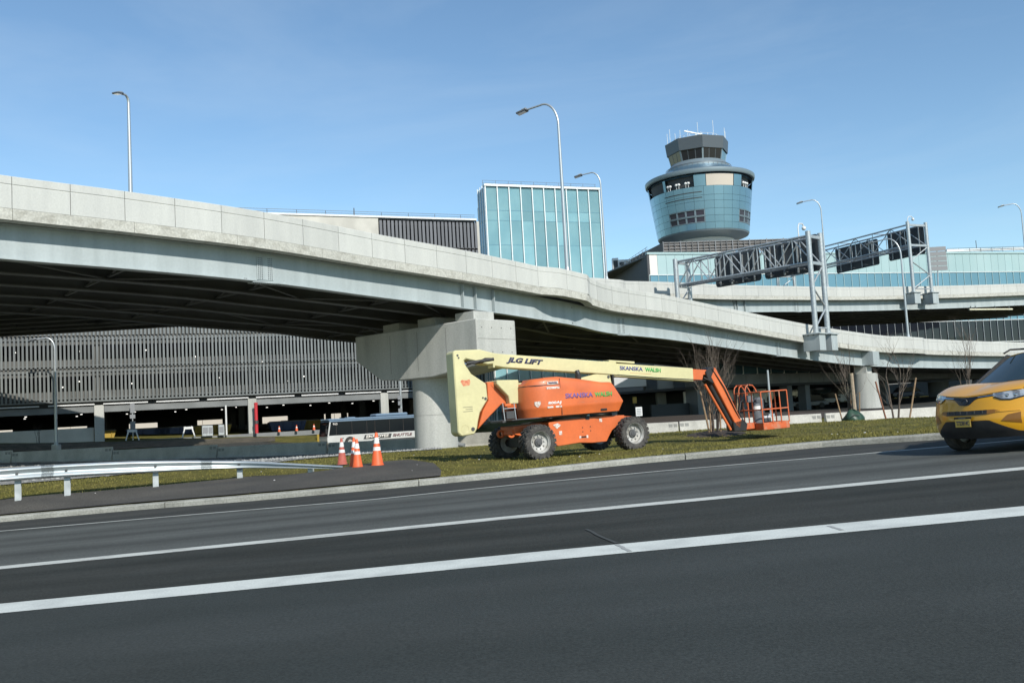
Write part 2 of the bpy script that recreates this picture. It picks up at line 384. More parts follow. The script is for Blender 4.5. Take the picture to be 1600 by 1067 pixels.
strip('edge_line', lambda x: LF(x) - .065, lambda x: LF(x) + .065, M['paint2'], .004)['label'] = 'thin white edge line near the kerb'
# tar seams across the broad line
tm = mat('seam', (.30, .31, .295), .8); tm2 = mat('filled seam', (.036, .040, .037), .9)
for (x0, y0, x1, y1, tm) in ((964, 850.5, 985, 862, tm), (1296, 822, 1318, 828.5, tm), (916, 827, 962, 849, tm2)):
    p, q = on_road(x0, y0), on_road(x1, y1); d = (q - p).normalized(); n = Vector((-d.y, d.x, 0)) * .022
    b = MB(); pts = [p.lerp(q, t / 5) + Vector((random.uniform(-.012, .012), 0, .0065)) for t in range(6)]
    b.sweep([[a - n, a + n] for a in pts]); struct('tar_seam', b, tm)

KH = .13
def kerb_top(x): return road_z(x) + KH
kt = bpy.data.objects.new('kerb', None); COL.objects.link(kt); kt['kind'] = 'structure'; kt['label'] = 'pale concrete kerb along the far side of the road'
x = -60.0; k = 0
while x < 60:
    L = 6.4; b = MB(); secs = []
    nseg = 8
    for i in range(nseg + 1):
        xx = x + .012 + (L - .024) * i / nseg; y = LK(xx); z = road_z(xx); w = .30
        secs.append([(xx, y, z - .2), (xx, y + .005, z + KH - .03), (xx, y + .03, z + KH), (xx, y + w, z + KH + .01), (xx, y + w, z - .2)])
    b.sweep(secs, close=True); obj('kerb_stone', b, M['kerb'], kt); x += L

# ================================================================== TERRAIN beyond the kerb
CP = [(27,783,25),(105,776,25.3),(245,762,26),(374,748,27),(490,736,27.2),(557,730,25.8),(590,728,26.2),(535,726,28),
      (845,718,26.2),(997,702,27.7),(775,714,29),(925,708,30),(1180,685,31.5),(1115,678,34),(1330,659,46),(1400,657,46),(1520,652,48),
      (1020,681,58),(1110,677,58),(1240,668,58),(1375,660,58),(1460,655,60),(1600,646,64),
      (735,697.7,62),(650,703,65.5),(494,709,69),(337,714.5,71),(170,719,73),(0,722,75),(-200,728,79),
      (300,727,40),(100,738,40),(520,713,45),(680,703,55),
      (540,700,90),(640,697,90),(700,692,92),(400,697,86),(250,705,82),(88,707,87),
      (148,690,93),(388,683,98),(590,676,104),(0,692,90),(-150,697,87),
      (1050,652,72),(1200,645,85),(1290,640,95),(1450,632,100),(900,662,80),(800,668,80)]
_px = []
for (a, b_, Y) in CP:
    p = at(a, b_, Y); _px.append((p.x, p.y, p.z))
for xx in range(-60, 61, 6): _px.append((xx, LK(xx) + .32, kerb_top(xx) + .01))
for (xx, yy) in ((-140, 60), (-140, 110), (140, 50), (140, 110), (0, 140), (-70, 140), (70, 140)): _px.append((xx, yy, 1.0))
_A = np.array(_px); _n = len(_A)
def _U(d2): return np.where(d2 > 1e-9, .5 * d2 * np.log(np.maximum(d2, 1e-9)), 0)
_D = ((_A[:, None, :2] - _A[None, :, :2]) ** 2).sum(-1)
_K = np.zeros((_n + 3, _n + 3)); _K[:_n, :_n] = _U(_D) + np.eye(_n) * .15; _K[:_n, _n] = 1; _K[:_n, _n+1:] = _A[:, :2]; _K[_n:, :_n] = _K[:_n, _n:].T
_Wt = np.linalg.solve(_K, np.concatenate([_A[:, 2], np.zeros(3)]))
def terr_np(X, Y):
    X = np.asarray(X, float); Y = np.asarray(Y, float)
    d2 = (X[..., None] - _A[:, 0]) ** 2 + (Y[..., None] - _A[:, 1]) ** 2
    z = _U(d2) @ _Wt[:_n] + _Wt[_n] + _Wt[_n+1] * X + _Wt[_n+2] * Y
    def ss(a, b, v): t = np.clip((v - a) / (b - a), 0, 1); return t * t * (3 - 2 * t)
    f = np.maximum(ss(105, 150, Y), ss(75, 130, np.abs(X)))
    z = z * (1 - f) + 1.0 * f
    yk = np.interp(X, np.array(XS), np.array([LK(q) for q in XS])); zk = np.array(GR * 60 * np.tanh(X / 60)) + KH + .012
    g = ss(0.3, .9, Y - yk); return zk * (1 - g) + z * g
def terr(x, y): return float(terr_np(np.array([x]), np.array([y]))[0])
def tg(px, py):
    """where the view through a pixel of the photograph meets the terrain"""
    lo, hi = 15.0, 140.0; d = ray(px, py); ys = np.linspace(lo, hi, 400); ts = ys / d.y
    X = d.x * ts; Z = EYE + d.z * ts; diff = Z - terr_np(X, ys)
    idx = np.where(diff < 0)[0]; i = idx[0] if len(idx) else len(ys) - 1
    y = ys[i]; t = y / d.y; x = d.x * t; return Vector((x, y, terr(x, y)))
gx = np.concatenate([[-2500, -1200, -600, -300, -200, -140, -110, -90, -76], np.arange(-66, 80, 1.0), [90, 110, 140, 200, 300, 600, 1200, 2500]])
gt = np.concatenate([np.concatenate([np.arange(.28, 1.5, .12), np.arange(1.6, 12, .4)]), np.arange(12, 44, 1.0), np.arange(44, 90, 2.0), [92, 100, 112, 130, 160, 220, 400, 900, 2200, 5000]])
yk = np.array([LK(v) for v in gx]); GX = np.repeat(gx[:, None], len(gt), 1); GY = yk[:, None] + gt[None, :]
GZ = np.zeros_like(GX)
for i in range(len(gx)): GZ[i] = terr_np(GX[i], GY[i])
b = MB(); b.v = [tuple(v) for v in np.stack([GX, GY, GZ], -1).reshape(-1, 3)]; m_ = len(gt)
b.f = [(i*m_+j, (i+1)*m_+j, (i+1)*m_+j+1, i*m_+j+1) for i in range(len(gx)-1) for j in range(m_-1)]
struct('ground', b, M['grass'], smooth=60, label='olive winter grass verge beyond the kerb')

def drape(name, A, B, m, dz=.02, n=60, k=10, label=None, z=None):
    """a sheet laid on the terrain between two plan polylines"""
    def rs(P):
        P = [Vector((p.x, p.y, 0)) for p in P]; Ls = [0]
        for a, c in zip(P[:-1], P[1:]): Ls.append(Ls[-1] + (c - a).length)
        t = np.linspace(0, Ls[-1], n + 1)
        return np.interp(t, Ls, [p.x for p in P]), np.interp(t, Ls, [p.y for p in P])
    ax, ay = rs(A); bx, by = rs(B); b = MB()
    for i in range(n + 1):
        w = np.linspace(0, 1, k + 1); X = ax[i] + (bx[i] - ax[i]) * w; Y = ay[i] + (by[i] - ay[i]) * w
        Z = terr_np(X, Y) + dz
        b.v += list(zip(X, Y, Z))
    b.f = [(i*(k+1)+j, (i+1)*(k+1)+j, (i+1)*(k+1)+j+1, i*(k+1)+j+1) for i in range(n) for j in range(k)]
    return struct(name, b, m, smooth=60, label=label)
# asphalt apron under the guardrail and cones
apA = [Vector((xx, LK(xx) + .285, 0)) for xx in np.linspace(-40, tg(690, 744).x, 30)]
apB = [Vector((-40, LK(-40) + 2.2, 0))] + [tg(*p) for p in ((0, 783), (130, 771), (260, 759), (400, 746), (540, 735), (590, 724), (640, 720), (678, 726), (690, 738))]
drape('apron', apA, apB, M['asphalt_pad'], .035, n=140, k=26, label='dark asphalt apron behind the kerb with cones and guardrail')
# gravel between barrier and grass
grB = [tg(*p) for p in ((-60, 763), (0, 759), (120, 749), (250, 738), (420, 725), (520, 714), (600, 708), (690, 702.5))]
grA = [tg(*p) for p in ((-60, 726), (0, 724), (170, 721), (337, 716.5), (494, 711), (570, 707), (650, 704), (690, 701.5))]
drape('gravel_strip', grB, grA, M['gravel'], .03, label='pale gravel strip in front of the shaded barrier')
rng = np.random.default_rng(3)
def stuff(name, V, Fc, m, label, cat):
    me = bpy.data.meshes.new(name); me.from_pydata(V.tolist(), [], Fc.tolist()); me.materials.append(m); me.update()
    o = bpy.data.objects.new(name, me); COL.objects.link(o); return tag(o, label, cat, kind='stuff')
def lerp_poly(P, n):
    P = [Vector((p.x, p.y, 0)) for p in P]; Ls = [0]
    for a, c in zip(P[:-1], P[1:]): Ls.append(Ls[-1] + (c - a).length)
    t = n * Ls[-1]; return np.interp(t, Ls, [p.x for p in P]), np.interp(t, Ls, [p.y for p in P])
def octas(X, Y, Z, r, flat=.7):
    n = len(X); base = np.array([(1,0,0),(-1,0,0),(0,1,0),(0,-1,0),(0,0,1),(0,0,-1)], float); base[:, 2] *= flat
    V = base[None] * r[:, None, None] * rng.uniform(.6, 1.3, (n, 6, 1)) + np.stack([X, Y, Z], -1)[:, None]
    f = np.array([(0,2,4),(2,1,4),(1,3,4),(3,0,4),(2,0,5),(1,2,5),(3,1,5),(0,3,5)])
    return V.reshape(-1, 3), (f[None] + 6 * np.arange(n)[:, None, None]).reshape(-1, 3)
n = 5200; t = rng.random(n); w = rng.random(n) ** .8; ax, ay = lerp_poly(grB, t); bx, by = lerp_poly(grA, t)
X = ax + (bx - ax) * w; Y = ay + (by - ay) * w + rng.normal(0, .25, n); Z = terr_np(X, Y) + .04
stuff('gravel', *octas(X, Y, Z, rng.uniform(.03, .11, n)), M['stone'], 'loose pale gravel stones along the barrier', 'gravel')
# grass blades on the verge
n = 150000; X = rng.uniform(-28, 26, n); yk_ = np.interp(X, np.array(XS), np.array([LK(q) for q in XS])); Y = yk_ + .3 + 26 * rng.random(n) ** 1.5
keep = np.ones(n, bool)
from math import inf
def inside(X, Y, P):
    r = np.zeros(len(X), bool); j = len(P) - 1
    for i in range(len(P)):
        xi, yi, xj, yj = P[i].x, P[i].y, P[j].x, P[j].y
        c = ((yi > Y) != (yj > Y)) & (X < (xj - xi) * (Y - yi) / (yj - yi + 1e-12) + xi); r ^= c; j = i
    return r
keep &= ~inside(X, Y, apA + apB[::-1]); keep &= ~inside(X, Y, grB + grA[::-1])
patch = np.array([mnoise.noise(Vector((a * .5, c * .5, 0))) for a, c in zip(X, Y)]); keep &= rng.random(n) < .65 + patch
X, Y = X[keep], Y[keep]; n = len(X); Z = terr_np(X, Y)
h = rng.uniform(.02, .065, n); a = rng.uniform(0, 6.28, n); w = rng.uniform(.008, .02, n); ln = rng.uniform(-.04, .04, (n, 2))
V = np.stack([np.stack([X - w*np.cos(a), Y - w*np.sin(a), Z - .01], -1), np.stack([X + w*np.cos(a), Y + w*np.sin(a), Z - .01], -1), np.stack([X + ln[:, 0], Y + ln[:, 1], Z + h], -1)], 1).reshape(-1, 3)
stuff('grass', V, np.arange(3 * n).reshape(-1, 3), M['blade'], 'short dry olive grass blades on the verge', 'grass')
# litter on the grass: pale scraps
n = 34; X = rng.uniform(-12, 16, n); Y = np.array([LK(q) for q in X]) + rng.uniform(.6, 9, n)
stuff('litter', *octas(X, Y, terr_np(X, Y) + .05, rng.uniform(.012, .04, n), .4), M['white_ink'], 'pale scraps of litter scattered on grass and apron', 'litter')
# service road and paving beyond the barrier
sA = [tg(*p) for p in ((430, 701.5), (520, 700.5), (600, 699), (690, 696))]
def flat(name, pts, z, m, label=None):
    b = MB(); b.add([(p[0], p[1], z if len(p) < 3 else p[2]) for p in pts], [tuple(range(len(pts)))]); return struct(name, b, m, label=label)
drape('service_road', [Vector((-34, 82, 0)), Vector((-10, 83, 0)), Vector((30, 84, 0)), Vector((80, 90, 0))], [Vector((-34, 92, 0)), Vector((-10, 94, 0)), Vector((30, 125, 0)), Vector((80, 130, 0))], M['asphalt_sh'], .05, label='shaded service road beyond the barrier')
drape('planting_bed', [tg(*p) for p in ((1010, 668), (1090, 662), (1240, 655), (1330, 652))], [Vector((9, 80, 0)), Vector((16, 81, 0)), Vector((26, 82, 0)), Vector((38, 83, 0))], M['mulch'], .05, label='dark mulched planting bed behind the barrier')
drape('gravel_bed', [tg(*p) for p in ((-30, 706), (88, 707), (200, 702), (330, 695), (430, 690))], [tg(*p) for p in ((-30, 696), (100, 693), (200, 690), (330, 686), (430, 683))], M['dirt'], .05, label='bare earth and gravel bed along the garage')
# ================================================================== VIADUCTS
class Path:
    """the near top edge of a viaduct parapet: s -> point, unit direction (plan), inward normal (plan)"""
    def __init__(s, pts, step=.5):
        s.P = resample(spline(pts, 12), step); s.step = step; s.len = step * (len(s.P) - 1)
    def at(s, t):
        i = max(0, min(len(s.P) - 2, int(t / s.step))); p = s.P[i].lerp(s.P[i+1], t / s.step - i)
        a = s.P[max(0, i - 3)]; b = s.P[min(len(s.P) - 1, i + 4)]; d = Vector((b.x - a.x, b.y - a.y, 0)).normalized()
        return p, d, Vector((-d.y, d.x, 0))
    def nearest(s, q):
        return min(range(len(s.P)), key=lambda i: (s.P[i].x - q.x) ** 2 + (s.P[i].y - q.y) ** 2) * s.step
def section(path, t, prof, out=0.0):
    p, d, n = path.at(t)
    return [p + n * (a - out) + Vector((0, 0, z)) for (a, z) in prof]
PARAPET = [(0, -.02), (0, -.30), (.022, -.315), (.022, -.345), (0, -.36), (0, -1.22), (.50, -1.22), (.45, -.95), (.28, -.6), (.24, -.02), (.22, 0), (.02, 0)]
EDGE = [(-.02, -1.235), (-.02, -1.66), (.55, -1.66), (.55, -1.235)]
def viaduct(label, path, width, ngird, blisters=(), splices=(), stiff=(), panel=2.03, crossdetail=True, edge_len=4.4):
    p0 = path.at(path.len / 2)[0]
    V = thing('viaduct', label, 'viaduct', (p0.x, p0.y, terr(p0.x, p0.y)))
    def out_at(t):
        o = 0
        for (c, hw) in blisters:
            d = abs(t - c); o = max(o, .55 * max(0, min(1, (hw + 1.1 - d) / 1.1)))
        return o
    wf = width if callable(width) else (lambda t: width)
    k = int(path.len / panel)
    for i in range(k):
        a, e = i * panel + .011, (i + 1) * panel - .011
        b = MB(); b.sweep([section(path, a + (e - a) * q / 4, PARAPET, out_at(a + (e - a) * q / 4)) for q in range(5)], close=True)
        obj('parapet_panel', b, M['conc'], V, True)
    k = int(path.len / edge_len)
    for i in range(k):
        a, e = i * edge_len + .008, (i + 1) * edge_len - .008
        b = MB(); b.sweep([section(path, a + (e - a) * q / 6, EDGE, out_at(a + (e - a) * q / 6)) for q in range(7)], close=True)
        obj('deck_edge', b, M['conc_edge'], V, True)
    ts = [i * 1.5 for i in range(int(path.len / 1.5) + 1)]
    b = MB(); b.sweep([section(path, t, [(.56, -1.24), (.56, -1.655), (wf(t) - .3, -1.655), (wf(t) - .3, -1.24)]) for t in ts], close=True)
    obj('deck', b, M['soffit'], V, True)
    b = MB(); b.sweep([section(path, t, [(wf(t) - .29, 0), (wf(t) - .29, -1.7), (wf(t), -1.7), (wf(t), 0)]) for t in ts], close=True)
    obj('back_parapet', b, M['conc'], V, True)
    gx0 = .84; gsf = lambda t: (wf(t) - 1.82) / (ngird - 1); gs = gsf(path.len * .3)
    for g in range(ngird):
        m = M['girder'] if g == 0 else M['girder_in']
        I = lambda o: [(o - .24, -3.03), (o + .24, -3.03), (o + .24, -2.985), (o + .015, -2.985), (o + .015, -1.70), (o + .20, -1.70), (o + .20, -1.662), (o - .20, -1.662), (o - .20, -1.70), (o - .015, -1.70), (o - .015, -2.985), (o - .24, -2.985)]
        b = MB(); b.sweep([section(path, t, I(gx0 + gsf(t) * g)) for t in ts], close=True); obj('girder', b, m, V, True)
    if crossdetail:
        b = MB(); t = 3.0
        while t < path.len - 3:
            p, d, n = path.at(t); gs = gsf(t)
            for g in range(ngird - 1):
                A, B = gx0 + gs * g, gx0 + gs * (g + 1)
                pA, pB = p + n * A, p + n * B
                z0, z1 = Vector((0, 0, -2.85)), Vector((0, 0, -1.85))
                b.bar(pA + z0, pB + z1, .09, .09); b.bar(pA + z1, pB + z0 + d * .1, .09, .09); b.bar(pA + z0, pB + z0, .10, .08)
            t += 7.0
        o = obj('cross_frames', b, M['girder_in'], V, True); o['kind'] = 'stuff'
        b = MB(); t = 6.0; z = Vector((0, 0, -2.94))               # flat wind bracing, zig-zag between the outer girders
        while t < path.len - 12:
            for (g, s) in ((0, 0), (3, 3.5)):
                if g + 1 >= ngird: continue
                gs = gsf(t + s + 5); p, d, n = path.at(t + s); q, d2, n2 = path.at(t + s + 5); r2, _, n3 = path.at(t + s + 10)
                b.bar(p + n * (gx0 + gs * g) + z, q + n2 * (gx0 + gs * (g + 1)) + z, .11, .05); b.bar(q + n2 * (gx0 + gs * (g + 1)) + z, r2 + n3 * (gx0 + gs * g) + z, .11, .05)
            t += 10
        o = obj('wind_bracing', b, M['girder_in'], V, True); o['kind'] = 'stuff'
    for t in stiff:
        p, d, n = path.at(t); q = p + n * (gx0 - .125)
        b = MB(); b.obox(q + Vector((0, 0, -2.34)), d, n, Vector((0, 0, 1)), .025, .105, .635); obj('stiffener', b, M['girder'], V, True)
    for t in splices:
        p, d, n = path.at(t); q = p + n * (gx0 - .03)
        b = MB(); b.obox(q + Vector((0, 0, -2.38)), d, n, Vector((0, 0, 1)), .42, .012, .52); pl = obj('splice_plate', b, M['girder'], V, True)
        b = MB(); b.obox(p + n * gx0 + Vector((0, 0, -3.05)), d, n, Vector((0, 0, 1)), .75, .23, .018); fp = obj('flange_plate', b, M['girder'], V, True)
        b = MB()
        for ix in range(6):
            for iz in range(11):
                c = q + d * ((-.34, -.25, -.16, .16, .25, .34)[ix]) + Vector((0, 0, -2.84 + .092 * iz)) - n * .018
                b.obox(c, d, n, Vector((0, 0, 1)), .017, .014, .017)
        bo = obj('bolts', b, M['girder_in'], pl); bo['kind'] = 'stuff'
        b = MB()
        for ix in range(14): b.obox(p + n * (gx0 - .15) + d * (-.68 + ix * .105) + Vector((0, 0, -3.085)), d, n, Vector((0, 0, 1)), .022, .022, .02)
        bo = obj('bolts', b, M['girder_in'], fp); bo['kind'] = 'stuff'
    return V
near_pts = [(0, 273, 33.6), (190, 298, 36.4), (411, 331, 40.6), (590, 366, 45.4), (735, 393, 49.6), (853.8, 418.8, 54.6), (912, 432.5, 57.3), (960, 447.5, 60.6), (1050, 463, 66), (1147.5, 483.5, 73), (1252.5, 505, 81), (1331, 518, 86.5), (1400, 526, 93.5), (1500, 531.8, 102), (1598, 534.8, 111), (1760, 536, 126)]
_w = [at(*p) for p in near_pts]; _dv = (_w[2] - _w[0]) / (_w[2] - _w[0]).length
NV = Path([_w[0] - _dv * 26, _w[0] - _dv * 13] + _w)
def sNV(px, py, Y): return NV.nearest(at(px, py, Y))
sB, sE = sNV(884, 420, 56), sNV(1417, 527, 95)
NVO = viaduct('nearest concrete ramp viaduct with grey steel girders sloping down to the right', NV, lambda t: float(np.interp(t, [sNV(905, 431, 57), sNV(1200, 494, 77)], [17.0, 12.7])), 6,
        blisters=((sB, 1.4), (sE, 2.3)), splices=(sNV(430, 336, 41), sNV(975, 452, 62), sNV(1226, 500, 79)),
        stiff=(sNV(737, 394, 49.7), sNV(758, 397, 50.4), sNV(779, 402, 51.2)))
far_pts = [(800, 421, 84), (905, 433, 88), (964, 438.4, 91), (1039, 440.5, 95.5), (1141, 445, 103), (1230, 447, 110.5), (1320, 448.5, 117), (1406, 447.8, 121.5), (1500, 446, 126), (1600, 443, 131), (1780, 437, 140)]
FV = Path([at(*p) for p in far_pts])
def sFV(px, py, Y): return FV.nearest(at(px, py, Y))
FVO = viaduct('higher level concrete viaduct behind the sign gantries, in front of the terminal', FV, 24.0, 8, blisters=((sFV(945, 437, 90), 1.6),),
        stiff=(sFV(1150, 445, 104), sFV(1158, 445, 104.6), sFV(1168, 445, 105.2)), splices=(sFV(1252, 447, 112),), panel=2.6, edge_len=5.2)
p_, d_, n_ = FV.at(sFV(1548, 445, 128.5)); b = MB()
b.tube([p_ + n_ * .2 + d_ * -4.2 + Vector((0, 0, -3.45)), p_ + n_ * .2 + d_ * 4.2 + Vector((0, 0, -3.45))], .12, 8)
obj('pale_pipe', b, mat('pale yellow pipe', (.62, .60, .44), .5), FVO, True, smooth=40)
b = MB()
for q in (-3.9, -3, .8, 3.6): b.obox(p_ + n_ * .2 + d_ * q + Vector((0, 0, -3.3)), d_, n_, Vector((0, 0, 1)), .04, .06, .32)
obj('hanger', b, M['girder_in'], FVO, True)
# third deck under and behind the first, seen from below at the left
TV = Path([Vector((-92, 55, 13.8)), Vector((-55, 55, 13.8)), Vector((-38, 55, 13.8)), Vector((-19, 55.3, 13.8)), Vector((-12.5, 60.5, 13.8))])
viaduct('dark ramp deck behind the nearest viaduct, seen from below at the left', TV, 26.0, 10, panel=3.0, edge_len=6.0)
for k, (x, y) in enumerate(((-70, 60), (-70, 76))):
    z = terr(x, y); T = thing('bridge_pier', ('round pier under the dark ramp deck, outside the left edge, nearer one', 'round pier under the dark ramp deck, outside the left edge, farther one')[k], 'bridge pier', (x, y, z)); b = MB(); b.lathe([(0, z - .5), (1.2, z - .5), (1.2, 9.6), (0, 9.6)], 24, (x, y, 0)); obj('column', b, M['conc_pier'], T, True, smooth=40); b = MB(); b.box(x - 1.3, x + 1.3, y - 4, y + 7, 9.6, 10.72); obj('cap_beam', b, M['conc_pier'], T, True)
# fourth, low ramp at the right below the near deck
ramp_pts = [(1370, 583, 128), (1440, 578, 128), (1520, 573, 128), (1600, 568, 128), (1750, 560, 128)]
RV = Path([at(*p) for p in ramp_pts])
b = MB(); PR = [(0, 0), (0, -.75), (.4, -.9), (.4, -1.7), (6, -1.7), (6, 0)]
rv = thing('low_ramp', 'low dark road ramp on round columns under the viaducts behind the taxi', 'ramp', tuple(RV.at(5)[0] - Vector((0, 0, 5))))
b.sweep([section(RV, t, PR) for t in np.arange(0, RV.len, 2.0)], close=True); obj('ramp_deck', b, M['conc_dark'], rv, True)
for (px, Y) in ((1472, 129.5), (1543, 129.5), (1640, 129.5)):
    p = at(px, 585, Y); b = MB(); b.lathe([(0, 0.2), (1.35, 0.2), (1.35, p.z - .5), (0, p.z - .5)], 18, (p.x, p.y + 1.5, 0)); obj('column', b, M['conc_dark'], rv, True, smooth=40)

def pier(label, s, group=None):
    p, d, n = NV.at(s); zt = p.z - 3.08
    g = p + n * 4.35; gz = terr(g.x, g.y)
    T = thing('bridge_pier', label, 'bridge pier', (g.x, g.y, gz), group=group)
    up = Vector((0, 0, 1))
    # hammerhead cap: tapered to the far tip
    a0, a1 = -.75, 9.35; zb = zt - .62; w = 1.55
    side = [(a0, zb), (a1, zb), (a1, zb - 1.45), (a1 - 2.2, zb - 2.75), (5.9, zb - 2.85), (2.8, zb - 2.85), (a0, zb - 2.45)]
    b = MB(); b.prism([p + n * a + d * -w + Vector((0, 0, z - p.z)) for a, z in side], d * (2 * w)); obj('cap_beam', b, M['conc_pier'], T, True, bevel=.05)
    b = MB(); b.obox(p + n * (a0 - .0) + Vector((0, 0, zb - 1.05 - p.z)), d, n, up, w - .06, .004, .012); obj('form_joint', b, M['groove'], T, True)
    for i in range(4):
        for z in (-.45, -1.75):
            b = MB(); b.obox(p + n * (a0 - .0) + d * (-1.15 + .77 * i) + Vector((0, 0, zb + z - p.z)), d, n, up, .035, .004, .035); obj('tie_hole', b, M['groove'], T, True)
    for k in range(3):
        b = MB(); b.obox(p + n * (1.6 + 2.3 * k) - d * (w - .0) + Vector((0, 0, zb - 1.35 - p.z)), d, n, up, .004, .011, 1.1); obj('form_joint', b, M['groove'], T, True)
    b = MB(); c = p + n * 4.35
    b.lathe([(0, gz - .6), (1.22, gz - .6), (1.22, zb - 4.9), (1.2, zb - 4.9), (1.2, zb - 4.93), (1.22, zb - 4.93), (1.22, zb - 2.6), (0, zb - 2.6)], 40, (c.x, c.y, 0)); obj('column', b, M['conc_pier'], T, True, smooth=30)
    gs = (17.0 - 1.82) / 5
    for k in range(3):
        q = p + n * (.84 + gs * k)
        b = MB(); b.obox(q + Vector((0, 0, zb + .27 - p.z)), d, n, up, .80, .72, .268); pd = obj('pedestal', b, M['conc_pier'], T, True, bevel=.02)
        b = MB(); b.obox(q + Vector((0, 0, zb + .585 - p.z)), d, n, up, .36, .36, .045); obj('bearing', b, M['girder_in'], pd)
    return T
s1 = sNV(757, 397.5, 50.3)
P1 = pier('hammerhead concrete pier under the near viaduct, behind the orange lift', s1)
# downpipe at the foot of the column
q = at(707, 640, 53.6); z0 = terr(q.x, q.y); b = MB()
b.tube([(q.x, q.y, z0 + 6), (q.x, q.y, z0 + .9), (q.x + .05, q.y - .1, z0 + .45), (q.x + .3, q.y - .3, z0 + .22), (q.x + .6, q.y - .45, z0 + .16)], .13, 10)
obj('downpipe', b, M['conc_dark'], P1, True, smooth=40)

# single round column under the bend at the right
p, d, n = NV.at(sNV(1356, 521, 89.5)); c = p + n * 1.0; gz = terr(c.x, c.y)
T = thing('bridge_column', 'round concrete column under the near viaduct bend, behind the young trees', 'bridge column', (c.x, c.y, gz))
b = MB(); b.lathe([(0, gz - 1), (1.36, gz - 1), (1.18, p.z - 3.75), (0, p.z - 3.75)], 36, (c.x, c.y, 0)); obj('shaft', b, M['conc_pier'], T, True, smooth=30)
b = MB(); b.obox((c.x - .1, c.y, p.z - 3.4), d, n, Vector((0, 0, 1)), .62, .6, .36); obj('pedestal', b, M['conc_pier'], T, True, bevel=.02)
b = MB(); q = p + n * .3; b.obox(q + Vector((0, 0, -2.34)), d, n, Vector((0, 0, 1)), .75, .6, .64); obj('girder_joint', b, M['girder'], NVO, True)
# dark shaded square pier beside the first tree
c = at(1089, 640, 86); gz = terr(c.x, c.y)
T = thing('square_pier', 'square dark pier in the shade behind the boom tip', 'bridge pier', (c.x, c.y, gz))
b = MB(); b.obox((c.x, c.y, gz + 2.2), Vector((.9, .43, 0)), Vector((-.43, .9, 0)), Vector((0, 0, 1)), .5, .9, 2.9); obj('shaft', b, M['conc_dark'], T, True)
b = MB(); b.obox((c.x, c.y, gz + 5.3), Vector((.9, .43, 0)), Vector((-.43, .9, 0)), Vector((0, 0, 1)), .55, 1.1, .2); obj('cap', b, M['conc_dark'], T, True)

# ------------------------------------------------------------------ street lamps
def lamp_post(label, base, height, arm, adir, group, r=.11, head=.62, name='street_lamp', rise=.55, pedestal=True):
    T = thing(name, label, 'street lamp', tuple(base), group=group); a = Vector((adir[0], adir[1], 0)).normalized(); up = Vector((0, 0, 1))
    b = MB(); b.tube([(0, 0, 0), (0, 0, height * .5), (0, 0, height - arm * .75)], [r, r * .82, r * .62], 12); obj('pole', b, M['pole'], T, smooth=50)
    pts = []; R = arm * .5
    for i in range(13):
        w = math.pi / 2 * i / 12 * 1.12
        pts.append(a * (R * (1 - math.cos(w))) + up * (height - arm * .75 + .0 + arm * .75 * math.sin(w)))
    e = pts[-1]; pts.append(e + a * (arm - R) * .9 - up * .05 * arm)
    b = MB(); b.tube(pts, [r * .62 - i * r * .012 for i in range(len(pts))], 10); obj('arm', b, M['pole'], T, smooth=50)
    e = pts[-1]; s = Vector((-a.y, a.x, 0)); f_ = (a * .97 - up * .22).normalized(); u_ = s.cross(f_) * -1
    b = MB(); b.obox(e + f_ * head * .5, f_, s, u_, head * .5, head * .34, head * .085); lm = obj('luminaire', b, M['lamp'], T, bevel=.03)
    b = MB(); b.obox(e + f_ * head * .25 + u_ * head * .13, f_, s, u_, head * .22, head * .2, head * .05); obj('driver_box', b, M['galv'], lm)
    b = MB(); b.obox(e + f_ * head * .55 - u_ * head * .095, f_, s, u_, head * .38, head * .27, head * .012); obj('lens', b, M['chrome'], lm)
    if pedestal:
        b = MB(); b.box(-r*1.9, r*1.9, -r*1.9, r*1.9, -.02, .06); b.tube([(0, 0, .05), (0, 0, .3)], [r * 1.35, r * 1.1], 12); obj('base_plate', b, M['galv'], T)
    return T
LG = 'street lamps on the viaducts'
def on_path(path, t, off, dz=0):
    p, d, n = path.at(t); return p + n * off + Vector((0, 0, dz)), d, n
q, d, n = on_path(NV, sB, -.10); top = at(846, 160, q.y)
lamp_post('tallest street lamp on the near viaduct, in front of the glass building', q, top.z - q.z, 1.95, n * .9 - d * .25, LG, .125, .72)
q, d, n = on_path(NV, sE, -.12); top = at(1400, 371, q.y)
lamp_post('street lamp on the near viaduct bend beside the second sign gantry', q, top.z - q.z, 2.5, n * .9 - d * .3, LG, .13, .75)
q = at(204, 299, 52); zb = q.z - 1.9; top = at(196, 151, 52)
lamp_post('street lamp standing alone against sky above the left end of the viaduct', (q.x, q.y, zb), top.z - zb, .55, (-.30, -.95, 0), LG, .13, .58, rise=.3)
q, d, n = on_path(FV, sFV(946, 437, 90), -.10); top = at(927, 269, q.y)
lamp_post('shorter street lamp at the right corner of the glass building', q, top.z - q.z, 1.7, (-1, .25, 0), LG, .12, .8)
q = at(1293, 449, 119); top = at(1270, 312, 119)
lamp_post('thin street lamp rising behind the first sign gantry', (q.x, q.y, q.z), top.z - q.z, 2.1, (-1, .2, 0), LG, .12, .8)
q = at(1607, 443, 131.5); top = at(1585, 318, 131.5)
lamp_post('street lamp at the far right edge above the terminal', (q.x, q.y, q.z), top.z - q.z, 2.1, (-1, .2, 0), LG, .12, .8)
g = tg(88, 705); top = at(77, 528, g.y)
lamp_post('street lamp on the ground in front of the louvred garage', g + Vector((0, 0, .55)), top.z - g.z - .55, 1.5, (-.9, -.2, 0), LG, .15, .7)
